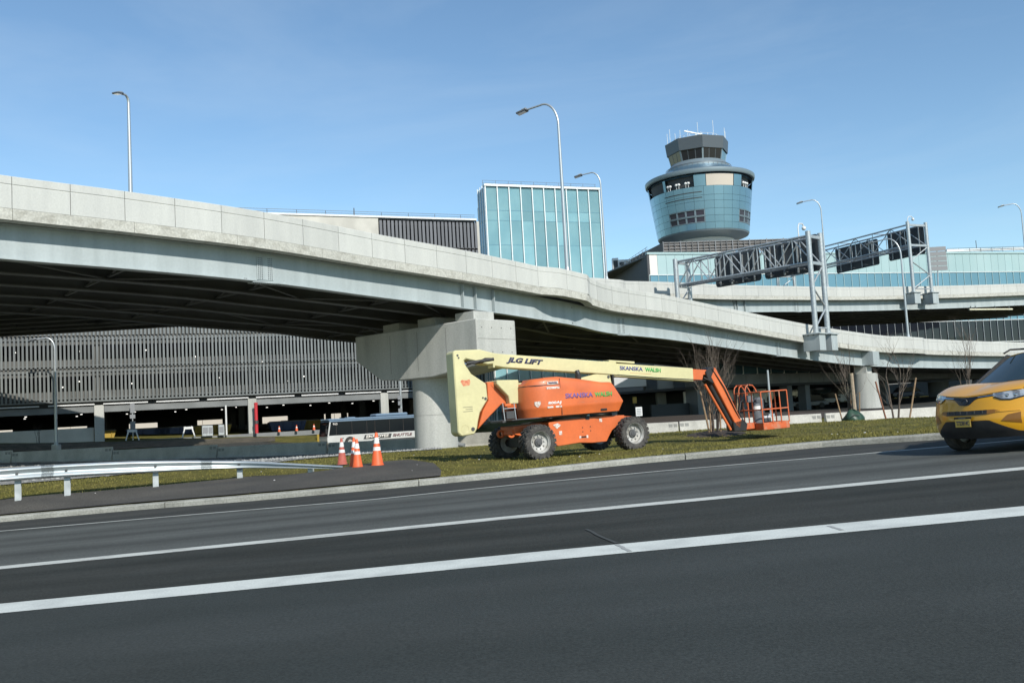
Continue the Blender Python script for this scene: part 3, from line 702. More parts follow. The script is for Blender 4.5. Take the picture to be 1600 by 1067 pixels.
b = MB(); b.lathe([(0, -.3), (.42, -.3), (.42, .55), (0, .55)], 16, tuple(g)); tag(obj('lamp_footing', b, M['conc_wall'], smooth=40), 'pale concrete footing under the lamp by the garage', 'footing')
q = at(1204, 640, 70); gz = terr(q.x, q.y); top = at(1200, 578, 70)
T = thing('light_pole', 'slim bare metal pole rising behind the lift basket', 'pole', (q.x, q.y, gz)); b = MB(); b.tube([(0, 0, 0), (0, 0, top.z - gz)], [.10, .075], 10); obj('shaft', b, M['pole'], T, smooth=40)
b = MB(); b.box(-.22, .22, -.22, .22, 0, .2); obj('base_plate', b, M['galv'], T)
q = at(627, 640, 101.5); gz = terr(q.x, q.y); top = at(625, 594, 101.5)
T = thing('service_pole', 'grey pole with small boxes rising behind the shuttle bus', 'pole', (q.x, q.y, gz)); b = MB(); b.tube([(0, 0, 0), (0, 0, top.z - gz)], .13, 10); obj('shaft', b, M['galv'], T, smooth=40)
zb = at(627, 640, 101.5).z - gz
for k, z in enumerate((-.3, .5, 1.1)): b = MB(); b.box(-.28, .05, -.3, -.12, zb + z, zb + z + .45); obj('box', b, M['sign_face'], T)

# ------------------------------------------------------------------ sign gantries
def gantry(label, path, s, width, zoff, span_h, leg_top, sep, panels, group, far_drop=1.2, tilt=0.0):
    p, d, n = path.at(s); up = Vector((0, 0, 1))
    T = thing('sign_gantry', label, 'sign gantry', tuple(p + up * zoff), group=group)
    out = -.95
    posts = {}
    for e in (0, 1):
        for side in (0, 1):
            base = p + d * (sep * e) + n * (out if side == 0 else width + .95)
            zb = zoff if side == 0 else zoff - .2
            posts[(e, side)] = base
            b = MB(); b.tube([base + up * zb, base + up * (leg_top + (0 if side == 0 else -.1))], .23, 16); po = obj('post', b, M['galv'], T, True, smooth=40)
            b = MB(); b.tube([base + up * zb, base + up * (zb + .09)], .42, 16); obj('flange', b, M['galv'], po)
    # brackets on the deck sides
    for side in (0, 1):
        for e in (0, 1):
            c = posts[(e, side)] + n * (.22 if side == 0 else -.22)
            b = MB(); b.obox(c + up * (zoff - .78), d, n, up, .52, .78, .72); br = obj('bracket', b, M['girder'], T, True)
            b = MB(); b.obox(c + up * (zoff - .04), d, n, up, .68, .92, .045); obj('bracket_plate', b, M['girder'], br)
            b = MB()
            for ix in (-1, 1):
                for k in range(4): b.obox(c + d * (ix * .58) + n * (-.75 + .5 * k) + up * (zoff - .12), d, n, up, .03, .03, .06)
            o = obj('bolts', b, M['steel'], br); o['kind'] = 'stuff'
    # post frame bracing (between the pair)
    for side in (0, 1):
        A, B = posts[(0, side)], posts[(1, side)]; h0 = zoff + .5; hs = leg_top - span_h - .6
        lv = [h0, h0 + (hs - h0) * .33, h0 + (hs - h0) * .66, hs]
        for k in range(3):
            a, c = (A, B) if k % 2 == 0 else (B, A)
            b = MB(); b.tube([a + up * lv[k], c + up * lv[k+1]], .075, 8); obj('brace', b, M['galv'], T, True, smooth=40)
        b = MB(); b.tube([A + up * h0, B + up * h0], .07, 8); obj('strut', b, M['galv'], T, True, smooth=40)
        for z in (leg_top - .45, leg_top - .45 - span_h):
            b = MB(); b.bar(A + up * z, B + up * z, .16, .26); obj('cross_beam', b, M['galv'], T, True)
    # truss: four chords
    zt, zb = leg_top - .33, leg_top - .33 - span_h; ch = {}
    for e in (0, 1):
        for z in (zt, zb):
            off = d * (.38 if e == 0 else -.38)
            a, c = posts[(e, 0)] + off + up * z, posts[(e, 1)] + off + up * (z - tilt)
            ch[(e, z)] = (a, c); b = MB(); b.tube([a, c], .105, 10); obj('chord', b, M['galv'], T, True, smooth=40)
    nb = 8
    for e in (0, 1):
        for k in range(nb):
            t0, t1 = k / nb, (k + 1) / nb
            A0, A1 = ch[(e, zt)]; B0, B1 = ch[(e, zb)]
            a, c = (A0.lerp(A1, t0), B0.lerp(B1, t1)) if k % 2 else (B0.lerp(B1, t0), A0.lerp(A1, t1))
            b = MB(); b.tube([a, c], .06, 8); obj('diagonal', b, M['galv'], T, True, smooth=40)
            b = MB(); b.tube([A0.lerp(A1, t1), B0.lerp(B1, t1)], .055, 8); obj('vertical', b, M['galv'], T, True, smooth=40)
    for z in (zt, zb):
        for k in range(nb + 1):
            A0, A1 = ch[(0, z)]; B0, B1 = ch[(1, z)]; t0 = k / nb
            a = A0.lerp(A1, t0); c = B0.lerp(B1, min(1, (k + 1) / nb) if k % 2 else t0)
            b = MB(); b.tube([a, c], .05, 8); obj('cross_tube', b, M['galv'], T, True, smooth=40)
    # sign panels on the far side of the truss, seen from the back, with vertical hangers
    for (u0, u1, za, zc) in panels:
        c0, c1 = posts[(1, 0)], posts[(1, 1)]; o = d * .42
        q0, q1 = c0.lerp(c1, u0) + o, c0.lerp(c1, u1) + o; w = (q1 - q0); L = w.length; w.normalize()
        r = .28; pl = []
        for (cx_, cz_, a0) in ((L - r, zc - r, 0), (r, zc - r, 90), (r, za + r, 180), (L - r, za + r, 270)):
            for k in range(4):
                an = rad(a0 + 30 * k); pl.append(q0 + w * (cx_ + r * math.cos(an)) + up * (leg_top + cz_ + r * math.sin(an) - tilt * (u0 + u1) / 2))
        b = MB(); b.prism(pl, d * .09); sp = obj('sign_panel', b, M['sign_back'], T, True)
        for k in range(4):
            x = L * (k + .5) / 4; b = MB(); b.bar(q0 + w * x + up * (leg_top + za + .1 - tilt * (u0 + u1) / 2) - d * .07, q0 + w * x + up * (leg_top + zc - .2 - tilt * (u0 + u1) / 2) - d * .07, .13, .12, d); obj('hanger', b, M['galv'], sp)
        for k in range(3):
            x = L * (k + .7) / 3.3; b = MB(); b.tube([q0 + w * x + up * (leg_top + za + .22) - d * .06, q0 + w * x + up * (leg_top + za + .22) - d * .9], .03, 6); b.obox(q0 + w * x + up * (leg_top + za + .25) - d * .95, d, w, up, .12, .2, .07); obj('sign_light', b, M['lamp'], sp)
    # catwalk rods
    b = MB()
    for k in range(3):
        A0, A1 = ch[(0, zb)]; b.tube([A0 + d * (.5 + .4 * k) - up * .05, A1 + d * (.5 + .4 * k) - up * .05], .03, 6)
    obj('catwalk', b, M['galv'], T, True, smooth=40)
    # camera on a bent arm
    q = p + d * sep * .55 + n * .6 + up * (leg_top - .35)
    b = MB(); b.tube([q, q + up * 1.1, q + up * 1.45 + d * .2, q + up * 1.5 + d * .75, q + up * 1.3 + d * 1.0], .055, 8); cm = obj('camera_arm', b, M['white'], T, True, smooth=40)
    b = MB(); b.lathe([(0, -.2), (.15, -.14), (.2, 0), (.16, .14), (0, .2)], 12, q + up * 1.1 + d * 1.0); obj('camera_dome', b, M['white'], cm, smooth=60)
    return T
sg = sNV(1262, 506, 81.5); pg = NV.at(sg)[0]
lt = at(1250, 362, NV.at(sg)[0].y - .7).z - pg.z
gantry('large sign gantry on the near viaduct showing dark sign backs', NV, sg, 12.7, -.95, 2.35, lt, 2.05,
       [(.03, .42, -3.25, .1), (.45, .80, -3.25, -.25)], 'sign gantries on the viaducts')
sg2 = sFV(1416, 448, 122); pg2 = FV.at(sg2)[0]
lt2 = at(1407, 347, pg2.y - .9).z - pg2.z
gantry('smaller sign gantry on the higher viaduct, behind the first one', FV, sg2, 24.0, -.95, 2.7, lt2, 3.3,
       [(.03, .27, -4.0, -.05), (.34, .66, -4.1, -.4)], 'sign gantries on the viaducts')
# small slatted sign on a post, high viaduct
q = at(1464, 410, 128); T = thing('louvred_sign', 'small grey slatted sign panel beside the second gantry', 'sign', tuple(at(1464, 447, 128)))
b = MB(); b.tube([at(1466, 450, 128), at(1464, 392, 128)], .09, 8); obj('post', b, M['galv'], T, True)
c = at(1464, 404, 128)
for k in range(5): b = MB(); b.box(c.x - 1.3, c.x + 1.3, c.y - .12, c.y - .04, c.z - 1.7 + k * .68, c.z - 1.7 + k * .68 + .6); obj('slat', b, M['sign_face'], T, True)
# ================================================================== GARAGE
gA = at(148, 690, 93); gB = at(595, 680, 104)
gd = Vector((gB.x - gA.x, gB.y - gA.y, 0)); gL = gd.length; gd.normalize(); gn = Vector((-gd.y, gd.x, 0))     # gn points into the building
GZ0 = 1.15
def gp(s, z, o=0): return Vector((gA.x, gA.y, 0)) + gd * s + gn * o + Vector((0, 0, z))
def s_of(px):                                               # facade coordinate seen at a pixel column
    d = ray(px, 600); c = CAM; n2 = gn
    t = (Vector((gA.x, gA.y, 0)) - c).dot(n2) / d.dot(n2); q = c + d * t; return (q - Vector((gA.x, gA.y, 0))).dot(gd)
up = Vector((0, 0, 1))
G = thing('parking_garage', 'long multi storey parking garage behind vertical metal louvers', 'parking garage', tuple(gp(10, GZ0)))
def gbox(name, s0, s1, z0, z1, o0, o1, m, parent=None, bevel=0):
    b = MB(); b.obox(gp((s0+s1)/2, (z0+z1)/2, (o0+o1)/2), gd, gn, up, (s1-s0)/2, (o1-o0)/2, (z1-z0)/2)
    return obj(name, b, m, parent or G, (parent or G) is G, bevel=bevel)
SL, SR = s_of(-260), s_of(758)
gbox('floor_slab', SL, SR, GZ0 - .5, GZ0, 0, 46, M['conc_dark'])
zT = [(5.35, 8.48), (8.62, 11.75)]
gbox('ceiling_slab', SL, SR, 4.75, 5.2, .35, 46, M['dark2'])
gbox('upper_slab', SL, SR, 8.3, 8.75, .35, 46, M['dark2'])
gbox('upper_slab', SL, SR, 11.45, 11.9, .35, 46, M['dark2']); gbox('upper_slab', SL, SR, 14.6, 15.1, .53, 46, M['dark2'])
# spandrels behind the louvers, per bay
bays = [s_of(-240), s_of(-105)+.0, s_of(148)+.35, s_of(388)+.35, s_of(595)+.35, SR - .5]
bays[1] = bays[2] - (bays[3] - bays[2])
for a, c in zip(bays[:-1], bays[1:]):
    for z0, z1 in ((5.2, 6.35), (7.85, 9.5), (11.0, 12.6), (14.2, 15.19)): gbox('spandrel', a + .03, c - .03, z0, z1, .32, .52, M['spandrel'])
    gbox('lintel', a + .48, c - .48, 4.15, 4.75, .06, .7, M['conc_dark'])
for s in bays:
    gbox('column', s - .45, s + .45, GZ0, 4.86, 0, .8, M['conc_pier'], bevel=.02)
    gbox('upper_column', s - .4, s + .4, 4.9, 12, .53, 1.2, M['spandrel'])
for a, c in zip(bays[:-1], bays[1:]):                        # white light rails under the soffit
    for k in range(3):
        u0 = a + (c - a) * (k + .08) / 3; u1 = a + (c - a) * (k + .92) / 3
        gbox('light_rail', u0, u1, 4.9, 5.02, -.12, .04, M['white'])
gbox('drip_edge', SL, SR, 5.22, 5.34, -.22, .28, M['slat'])
sb = MB().box(-.095, .095, -.06, .06, 0, 3.10).mesh('slat', M['slat'])
def slat_row(s0, s1, z, h, me, pitch):
    s = s0; k = 0
    while s < s1:
        rot = Matrix(((gd.x, gn.x, 0, 0), (gd.y, gn.y, 0, 0), (0, 0, 1, 0), (0, 0, 0, 1)))
        p = gp(s, z, -.03 if k % 2 else -.06)
        put('louver', me, G, Matrix.Translation(p) @ rot @ Matrix.Scale(h / 3.10, 4, (0, 0, 1)), world=True)
        s += pitch; k += 1
sl0 = s_of(-4)
slat_row(sl0, s_of(650), zT[0][0], 3.13, sb, .37); slat_row(sl0, s_of(650), zT[1][0], 3.13, sb, .37)
b = MB()
s = SL
while s < sl0 - .3:
    for z in (zT[0][0], zT[1][0]): b.obox(gp(s, z + 1.56, -.05), gd, gn, up, .13, .06, 1.56)
    s += .4
s = s_of(650) + .4
while s < SR:
    for z in (zT[0][0], zT[1][0]): b.obox(gp(s, z + 1.56, -.05), gd, gn, up, .13, .06, 1.56)
    s += .4
s = SL
while s < SR: b.obox(gp(s, 13.45, -.05), gd, gn, up, .095, .06, 1.55); s += .37
o = obj('outer_louvers', b, M['slat'], G, True); o['kind'] = 'stuff'
for z in (5.6, 8.28, 8.85, 11.5): gbox('louver_rail', SL, SR, z, z + .08, .06, .16, M['slat'])
# upper storeys, mostly behind the viaduct
zr = at(605, 337.5, 0.5).z
zr = (at(605, 337, gp(s_of(605), 0).y)).z
sU = s_of(603)
gbox('plain_wall', SL, sU - .05, 15.2, zr - .2, 0, .6, M['conc_wall'])
gbox('coping', s_of(240), SR, zr - .2, zr, -.12, .7, M['white'])
gbox('back_wall', sU, SR - .1, 12.3, zr - .25, .5, 1.0, M['dark'])
sd = MB().box(-.15, .15, -.07, .07, 0, 3.10).mesh('louver', M['slat_shaded'])
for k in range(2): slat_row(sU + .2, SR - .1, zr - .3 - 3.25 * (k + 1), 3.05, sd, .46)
for k in range(3): gbox('louver_rail', sU, SR, zr - .34 - 3.25 * k, zr - .22 - 3.25 * k, .07, .2, M['slat_shaded'])
gbox('filler_wall', sU, SR, 12.3, zr - 7.2, .2, .49, M['spandrel'])
# roof rail
b = MB(); s = s_of(330)
while s < SR: b.bar(gp(s, zr, .5), gp(s, zr + .55, .5), .05, .05); s += 3.2
for z in (.3, .55): b.bar(gp(s_of(330), zr + z, .5), gp(SR, zr + z, .5), .04, .04)
obj('roof_rail', b, M['steel'], G, True)
b = MB(); q = gp(s_of(571), zr, 2); b.tube([q, q + up * 1.3], .06, 6); obj('vent_pipe', b, M['steel'], G, True)
# ground floor interior: columns, back wall with openings, lamps
for o in (11, 22, 33):
    for s in bays[1:]:
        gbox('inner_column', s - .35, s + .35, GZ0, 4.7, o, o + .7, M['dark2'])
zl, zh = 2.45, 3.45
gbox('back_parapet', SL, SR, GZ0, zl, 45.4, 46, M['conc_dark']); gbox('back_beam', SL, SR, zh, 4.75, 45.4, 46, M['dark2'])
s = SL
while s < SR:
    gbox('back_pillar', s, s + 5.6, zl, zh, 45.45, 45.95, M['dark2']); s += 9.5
gbox('side_wall', SL - .3, SL, GZ0, 12, 0, 46, M['conc_dark']); gbox('side_wall', SR, SR + .3, GZ0, zr - .3, 0, 46, M['conc_wall'])
for o in (3, 9, 16, 24, 33):
    for k, s in enumerate(np.arange(bays[1] + 2, SR - 1, 6.1)):
        b = MB(); c = gp(s + (o % 5), 4.62, o); b.obox(c, gd, gn, up, .12, .07, .04); obj('ceiling_lamp', b, M['bulb'], G, True)
for (px, py) in ((24, 551), (125, 549), (228, 547), (305, 557), (238, 546), (22, 600), (98, 605), (124, 596), (206, 599), (305, 597), (343, 590), (450, 595), (475, 588), (410, 565), (448, 562), (489, 588)):
    s = s_of(px); q = at(px, py, gp(s, 0).y + .25); b = MB(); b.obox(q + gd * .0, gd, gn, up, .05, .04, .05); obj('wall_lamp', b, M['bulb'], G, True)
# low pale wall at the left of the entrance
b = MB(); a, c = s_of(-250), bays[2] - .5
b.obox(gp((a+c)/2, GZ0 + .45, .35), gd, gn, up, (c-a)/2, .18, 1.05); obj('low_wall', b, M['conc_wall'], G, True)

WHS = thing('backdrop', 'beige warehouse wall added behind the garage to dull its bright openings', 'backdrop', (-70, 190, 1))  # added wall, tones down the bright sky in the back openings
for k in range(22): b = MB(); b.box(-190 + 9 * k, -190 + 9 * k + 8.9, 190, 191, .8, 9); obj('wall_panel', b, M['beige'], WHS, True)
b = MB(); b.box(-190, 8, 189.6, 205, 9, 9.5); obj('roof', b, M['conc_dark'], WHS, True)
b = MB()
for k in range(15): b.box(-180 + 12 * k, -176 + 12 * k, 189.9, 190.05, 1, 3.2)
obj('backdrop_door', b, M['dark2'], WHS, True)
# ================================================================== GLASS BUILDING
bA = at(757, 288, 125); bB = at(935, 295, 131)
bd = Vector((bB.x - bA.x, bB.y - bA.y, 0)); BW = bd.length; bd.normalize(); bn = Vector((-bd.y, bd.x, 0)); BZ = bA.z
def bp(s, z, o=0): return Vector((bA.x, bA.y, 0)) + bd * s + bn * o + up * z
BT = thing('glass_building', 'tall pale teal glass building with white vertical mullions', 'building', tuple(bp(BW/2, 1)))
def bbox(name, s0, s1, z0, z1, o0, o1, m, parent=None):
    b = MB(); b.obox(bp((s0+s1)/2, (z0+z1)/2, (o0+o1)/2), bd, bn, up, (s1-s0)/2, (o1-o0)/2, (z1-z0)/2)
    return obj(name, b, m, parent or BT, (parent or BT) is BT)
nc = 10; cw = BW / nc
zl_ = [BZ - .25 - q * 0.0862 * 1.0 for q in ()]
rows = [BZ - .3, BZ - 3.6, BZ - 5.0, BZ - 8.4, BZ - 13.3, BZ - 18, BZ - 22.5, BZ - 27, 2.2]
for i in range(nc):
    for k in range(len(rows) - 1):
        bbox('pane', i * cw + .07, (i + 1) * cw - .07, rows[k+1] + .03, rows[k] - .03, 0, .04, M['teal_glass'])
for i in range(nc + 1): bbox('mullion', i * cw - .06, i * cw + .06, 1, BZ, -.22, .06, M['mullion'])
for z in rows[1:-1]: bbox('transom', .07, BW - .07, z - .028, z + .028, -.02, .05, M['band_glass'])
bbox('roof_edge', -.15, BW + .15, BZ - .28, BZ, -.3, .5, M['mullion'])
# left flank, one bay deep pane by pane
SD = 3.0
for k in range(3):
    for r_ in range(len(rows) - 1):
        b = MB(); b.obox(bp(0, (rows[r_] + rows[r_+1]) / 2, SD * (k + .5) / 3), bn, bd, up, SD / 6 - .06, .03, (rows[r_] - rows[r_+1]) / 2 - .03); obj('side_pane', b, M['band_glass'], BT, True)
for k in range(4): b = MB(); b.bar(bp(-.05, 1, SD * k / 3), bp(-.05, BZ, SD * k / 3), .12, .12); obj('mullion', b, M['mullion'], BT, True)
bbox('right_wall', BW, BW + .1, 1, BZ - .1, .3, 14, M['panel_teal']); bbox('rear_wall', 3.6, BW, 1, BZ - .1, 13.7, 14, M['panel_teal']); bbox('set_back_wall', 0, 3.55, 1, BZ - .1, 2.95, 3.2, M['panel_teal']); bbox('set_back_wall', 3.4, 3.6, 1, BZ - .1, 3.25, 13.65, M['panel_teal'])
bbox('inner_wall', 3.7, BW - .4, 1, BZ - .5, 6.5, 6.7, mat('pale interior wall', (.42, .50, .50), .8))
bbox('roof', 3.6, BW, BZ - .45, BZ - .3, .3, 13.6, M['conc_dark']); bbox('roof', 0, 3.55, BZ - .45, BZ - .3, .55, 3.2, M['conc_dark'])
for z in rows[3:-1]: bbox('floor_slab', .3, BW - .3, z - .35, z - .08, .5, 2.8, M['white'])
for z, s0 in ((BZ - 7.5, 1.2), (BZ - 10.5, 4.5), (BZ - 12.5, 8), (BZ - 11, 11.5), (BZ - 8, 3)):
    bbox('lit_ceiling', s0, s0 + 2.2, z + .9, z + 1.0, 1.0, 2.6, M['white'])
b = MB()
for s in np.arange(0, BW, 1.9): b.bar(bp(s, BZ, .8), bp(s, BZ + .75, .8), .045, .045)
for z in (.4, .75): b.bar(bp(0, BZ + z, .8), bp(BW, BZ + z, .8), .035, .035)
obj('roof_rail', b, M['steel'], BT, True)

# ================================================================== TERMINAL
tA = at(1012, 394.5, 150); tB = at(1600, 392.5, 173); TZ = tA.z
td = Vector((tB.x - tA.x, tB.y - tA.y, 0)); TL = td.length; td.normalize(); tn = Vector((-td.y, td.x, 0))
def tp(s, z, o=0): return Vector((tA.x, tA.y, 0)) + td * s + tn * o + up * z
TT = thing('terminal', 'long terminal building with pale teal panels and a blue window band', 'terminal building', tuple(tp(TL/2, 1)))
def tbox(name, s0, s1, z0, z1, o0, o1, m, parent=None):
    b = MB(); b.obox(tp((s0+s1)/2, (z0+z1)/2, (o0+o1)/2), td, tn, up, (s1-s0)/2, (o1-o0)/2, (z1-z0)/2)
    return obj(name, b, m, parent or TT, (parent or TT) is TT)
zw = at(1300, 428, 161).z; zw2 = at(1300, 450, 161).z - 1.4
pwid = 1.62; nT = int((TL + 14) / pwid)
for i in range(nT):
    s0 = i * pwid; ml = M['soffit_white'] if i == 0 else M['panel_teal']
    tbox('wall_panel', s0 + .02, s0 + pwid - .02, zw + .06, TZ - .35, 0, .12, ml)
    tbox('band_window', s0 + .04, s0 + pwid - .04, zw2, zw - .06, .05, .1, M['band_glass'])
    tbox('band_mullion', s0 - .04, s0 + .04, zw2, zw, -.05, .09, M['panel_teal'])
tbox('roof_edge', -.2, nT * pwid, TZ - .33, TZ, -.15, .6, M['panel_teal'])
tbox('band_sill', 0, nT * pwid, zw - .05, zw + .05, -.06, .1, M['mullion'])
zg1 = at(1520, 487, 169).z; zg2 = at(1520, 538, 169).z - 1
tr1 = at(1520, 501, 169).z; tr2 = at(1560, 534, 171).z
for i in range(int(TL * .42 / pwid), nT):
    s0 = i * pwid
    tbox('lower_pane', s0 + .05, s0 + pwid - .05, zg2, tr2 - .05, .04, .1, M['dark_glass'])
    tbox('lower_pane', s0 + .05, s0 + pwid - .05, tr2 + .05, tr1 - .05, .04, .1, M['dark_glass'])
    tbox('upper_pane', s0 + .05, s0 + pwid - .05, tr1 + .05, zg1, .04, .1, M['band_glass'])
    tbox('mullion', s0 - .04, s0 + .04, zg2, zg1 + .3, -.10, .11, M['galv'])
for z in (tr1, tr2): tbox('transom', TL * .42, nT * pwid, z - .05, z + .05, -.1, .11, M['mullion'])
tbox('core_wall', 0, nT * pwid, 1, TZ - .4, .2, .5, M['dark2'])
tbox('roof', 0, nT * pwid, TZ - .6, TZ - .36, .6, 40, M['conc_dark'])
# dark flank running back at the left
fC = at(948, 437, 178); fd = Vector((fC.x - tA.x, fC.y - tA.y, 0)); fL = fd.length; fd.normalize(); fn_ = Vector((-fd.y, fd.x, 0))
b = MB(); b.obox(tp(0, (TZ + 1) / 2, 0) + fd * fL / 2, fd, fn_, up, fL / 2, .2, (TZ - 1) / 2 - .1); obj('flank_wall', b, M['dark_wall'], TT, True)
b = MB()
for k in range(14): q = tp(0, TZ, 0) + fd * (fL * k / 14 + 1); b.bar(q, q + up * .9, .06, .06)
for z in (.5, .9): b.bar(tp(0, TZ + z), tp(0, TZ + z) + fd * fL, .05, .05)
obj('roof_rail', b, M['steel'], TT, True)
b = MB()
q0, q1 = at(1480, 391, 178), at(1600, 387.5, 185)
for k in range(8): q = q0.lerp(q1, k / 7); b.bar(q - up * .6, q + up * .3, .06, .06)
b.bar(q0 + up * .3, q1 + up * .3, .07, .07); b.bar(q0 - up * .1, q1 - up * .1, .05, .05); q = at(1526, 390, 181); b.tube([q, q + up * 1.8], .06, 6)
obj('roof_rail', b, M['steel'], TT, True)
b = MB(); b.bar(at(1478, 392, 178) + up * 0, at(1600, 388.6, 186), .5, .5); obj('roof_upstand', b, M['mullion'], TT, True)
# rooftop units on the flank
T = thing('rooftop_units', 'white rooftop plant units at the left end of the terminal', 'rooftop plant', tuple(at(966, 425, 181)))
for (x0, x1, y0, y1) in ((958, 966, 403, 424), (967, 976, 405.5, 418), (977, 985, 405, 413)):
    p, q = at(x0, y1, 181), at(x1, y0, 181); b = MB(); b.box(p.x, q.x, p.y, p.y + 1.5, p.z, q.z); o = obj('unit_box', b, M['white'], T, True)
    b = MB(); b.box(p.x + .15, q.x - .15, p.y - .05, p.y - .01, p.z + .3, q.z - .5); obj('grille', b, M['dark2'], o)
# roof screen round the tower foot
sc = thing('roof_screen', 'dark slatted roof screen around the control tower foot', 'roof screen', tuple(at(1110, 393, 160)))
qa, qb = at(1036, 379, 160), at(1230, 381.5, 163); qz = at(1036, 396, 160).z
sdv = (Vector((qb.x - qa.x, qb.y - qa.y, 0))).normalized(); SLn = Vector((qb.x - qa.x, qb.y - qa.y, 0)).length; nn = Vector((-sdv.y, sdv.x, 0))
b = MB(); b.obox(Vector((qa.x, qa.y, 0)) + sdv * SLn / 2 + up * ((qa.z + qz) / 2) + nn * .3, sdv, nn, up, SLn / 2, .08, (qa.z - qz) / 2 - .05); obj('screen_sheet', b, M['mesh_screen'], sc, True)
k = 0; s = 0
while s < SLn:
    b = MB(); q = Vector((qa.x, qa.y, 0)) + sdv * s; b.bar(q + up * (qz - .3), q + up * (qa.z + (.15 if k % 3 == 0 else 0)), .12, .12); obj('screen_post', b, M['steel'] if k % 3 else M['sign_face'], sc, True); s += 1.05; k += 1
for z in (.2, .45, .75, .98):
    b = MB(); zz = qz + (qa.z - qz) * z; b.bar(Vector((qa.x, qa.y, zz)), Vector((qa.x, qa.y, zz)) + sdv * SLn, .07, .09); obj('screen_rail', b, M['sign_face'], sc, True)
qc = at(985, 403, 176); b = MB(); b.obox((Vector((qa.x, qa.y, 0)) + Vector((qc.x, qc.y, 0))) / 2 + up * ((qa.z + qz) / 2), (Vector((qc.x - qa.x, qc.y - qa.y, 0))).normalized(), Vector((0, 1, 0)), up, Vector((qc.x - qa.x, qc.y - qa.y, 0)).length / 2, .1, (qa.z - qz) / 2); obj('side_screen', b, M['mesh_screen'], sc, True)

# ================================================================== CONTROL TOWER
TY = 172.0; t0 = at(1099, 372, TY); TWX, TWY = t0.x, t0.y
def tz(px, py, dy=0): return at(px, py, TY + dy).z
TW = thing('control_tower', 'round blue metal air traffic control tower with a glazed cab on top', 'control tower', (TWX, TWY, 1))
face = math.atan2(-TWY, -TWX)                             # towards the camera
K = TY / 1450
def ang(phi): return face + rad(phi)                       # phi grows to the right in the picture
Zb, Zt = tz(1099, 371), tz(1094, 309)                      # drum bottom and main panel top, on the axis
Rb, Rt = 71 * K, 79.5 * K
def RR(z): return Rb + (Rt - Rb) * (z - Zb) / (Zt - Zb)
def curved(name, p0, p1, z0, z1, m, dr=0.0, th=.10, n=4, parent=None, gap=.02):
    b = MB(); secs = []
    for i in range(n + 1):
        a = ang(p0 + (p1 - p0) * i / n); c, s = math.cos(a), math.sin(a); r0, r1 = RR(z0 + gap) + dr, RR(z1 - gap) + dr
        secs.append([(TWX + r0*c, TWY + r0*s, z0 + gap), (TWX + r1*c, TWY + r1*s, z1 - gap), (TWX + (r1-th)*c, TWY + (r1-th)*s, z1 - gap), (TWX + (r0-th)*c, TWY + (r0-th)*s, z0 + gap)])
    b.sweep(secs, close=True); return obj(name, b, m, parent or TW, (parent or TW) is TW, smooth=30)
b = MB(); b.lathe([(Rb - .2, Zb + .05), (RR(Zt) - .2, Zt), (RR(Zt) - .9, Zt + .02), (RR(Zt) - .9, Zt + 2.6)], 64, (TWX, TWY, 0)); obj('drum_core', b, M['dark_wall'], TW, True, smooth=40)
zr_ = [Zb + (Zt - Zb) * q for q in (0, .155, .31, .47, .655, .79, 1.0)]
sec = 11.25; e0 = -41 - 8 * sec; gp_ = .012 / Rt * 57.3 * 1.6
for i in range(32):
    p0 = e0 + i * sec; p1 = p0 + sec
    for k in range(len(zr_) - 1):
        win = k in (1, 2) and (-41.5 < p0 < 3 or 48 < p0 < 75)
        if win:
            curved('window', p0 + 1.1, p1 - 1.1, zr_[k] + .16, zr_[k+1] - .16, mat('tower window glass', (.035, .034, .05), .2, spec=.25) if 'TWG' not in globals() else TWG, dr=-.10, th=.05, n=2)
            f = curved('window_frame', p0, p0 + 1.05, zr_[k], zr_[k+1], M['tower_grey'], dr=-.04, n=1); curved('window_frame', p1 - 1.05, p1, zr_[k], zr_[k+1], M['tower_grey'], dr=-.04, n=1)
            curved('window_head', p0, p1, zr_[k+1] - .16, zr_[k+1] + .0, M['tower_grey'], dr=.03, n=2); curved('window_sill', p0, p1, zr_[k], zr_[k] + .16, M['tower_grey'], dr=.05, n=2)
            if 'TWG' not in globals(): TWG = bpy.data.materials['tower window glass']
        else:
            curved('metal_panel', p0 + gp_, p1 - gp_, zr_[k], zr_[k+1], M['tower'], n=3)
# dark horizontal fins
for q in (.74, .87): curved('fin', -43, 2, Zb + (Zt-Zb)*q - .07, Zb + (Zt-Zb)*q + .07, M['dark_wall'], dr=.07, th=.2, n=10, gap=0)
Zc = Zt + 2.05
# upper belt under the canopy: panels, open balconies, a beige panel
for (a0, a1, m, dr) in ((-100, -80, 'tower', 0), (-42 - 38, -43, 'dark_wall', -.5), (-43, -39, 'tower', 0), (-39, -6, 'dark_wall', -.75), (-6, 7, 'tower', 0), (7, 39, 'beige', -.05), (39, 51, 'tower', 0), (51, 85, 'dark_wall', -.75), (85, 110, 'tower', 0), (110, 185, 'tower', 0), (185, 260, 'tower', 0)):  # far left panel is dark to paint in the canopy shadow
    curved('belt_panel', a0 + .3, a1 - .3, Zt, Zc, M[m], dr=dr, n=8)
def on_drum(phi, r, z): a = ang(phi); return Vector((TWX + r * math.cos(a), TWY + r * math.sin(a), z))
for phi in (-37, -34, -26, -23, -15, -12, 56, 60, 64):
    q = on_drum(phi, Rt - .1, Zt); b = MB(); b.tube([q, q + up * .55], .05, 6); e = obj('equipment', b, M['white'], TW, True)
    b = MB(); b.lathe([(0, .5), (.24, .62), (.3, .8), (.2, .98), (0, 1.05)], 10, q); obj('dish', b, M['white'], e, smooth=60)
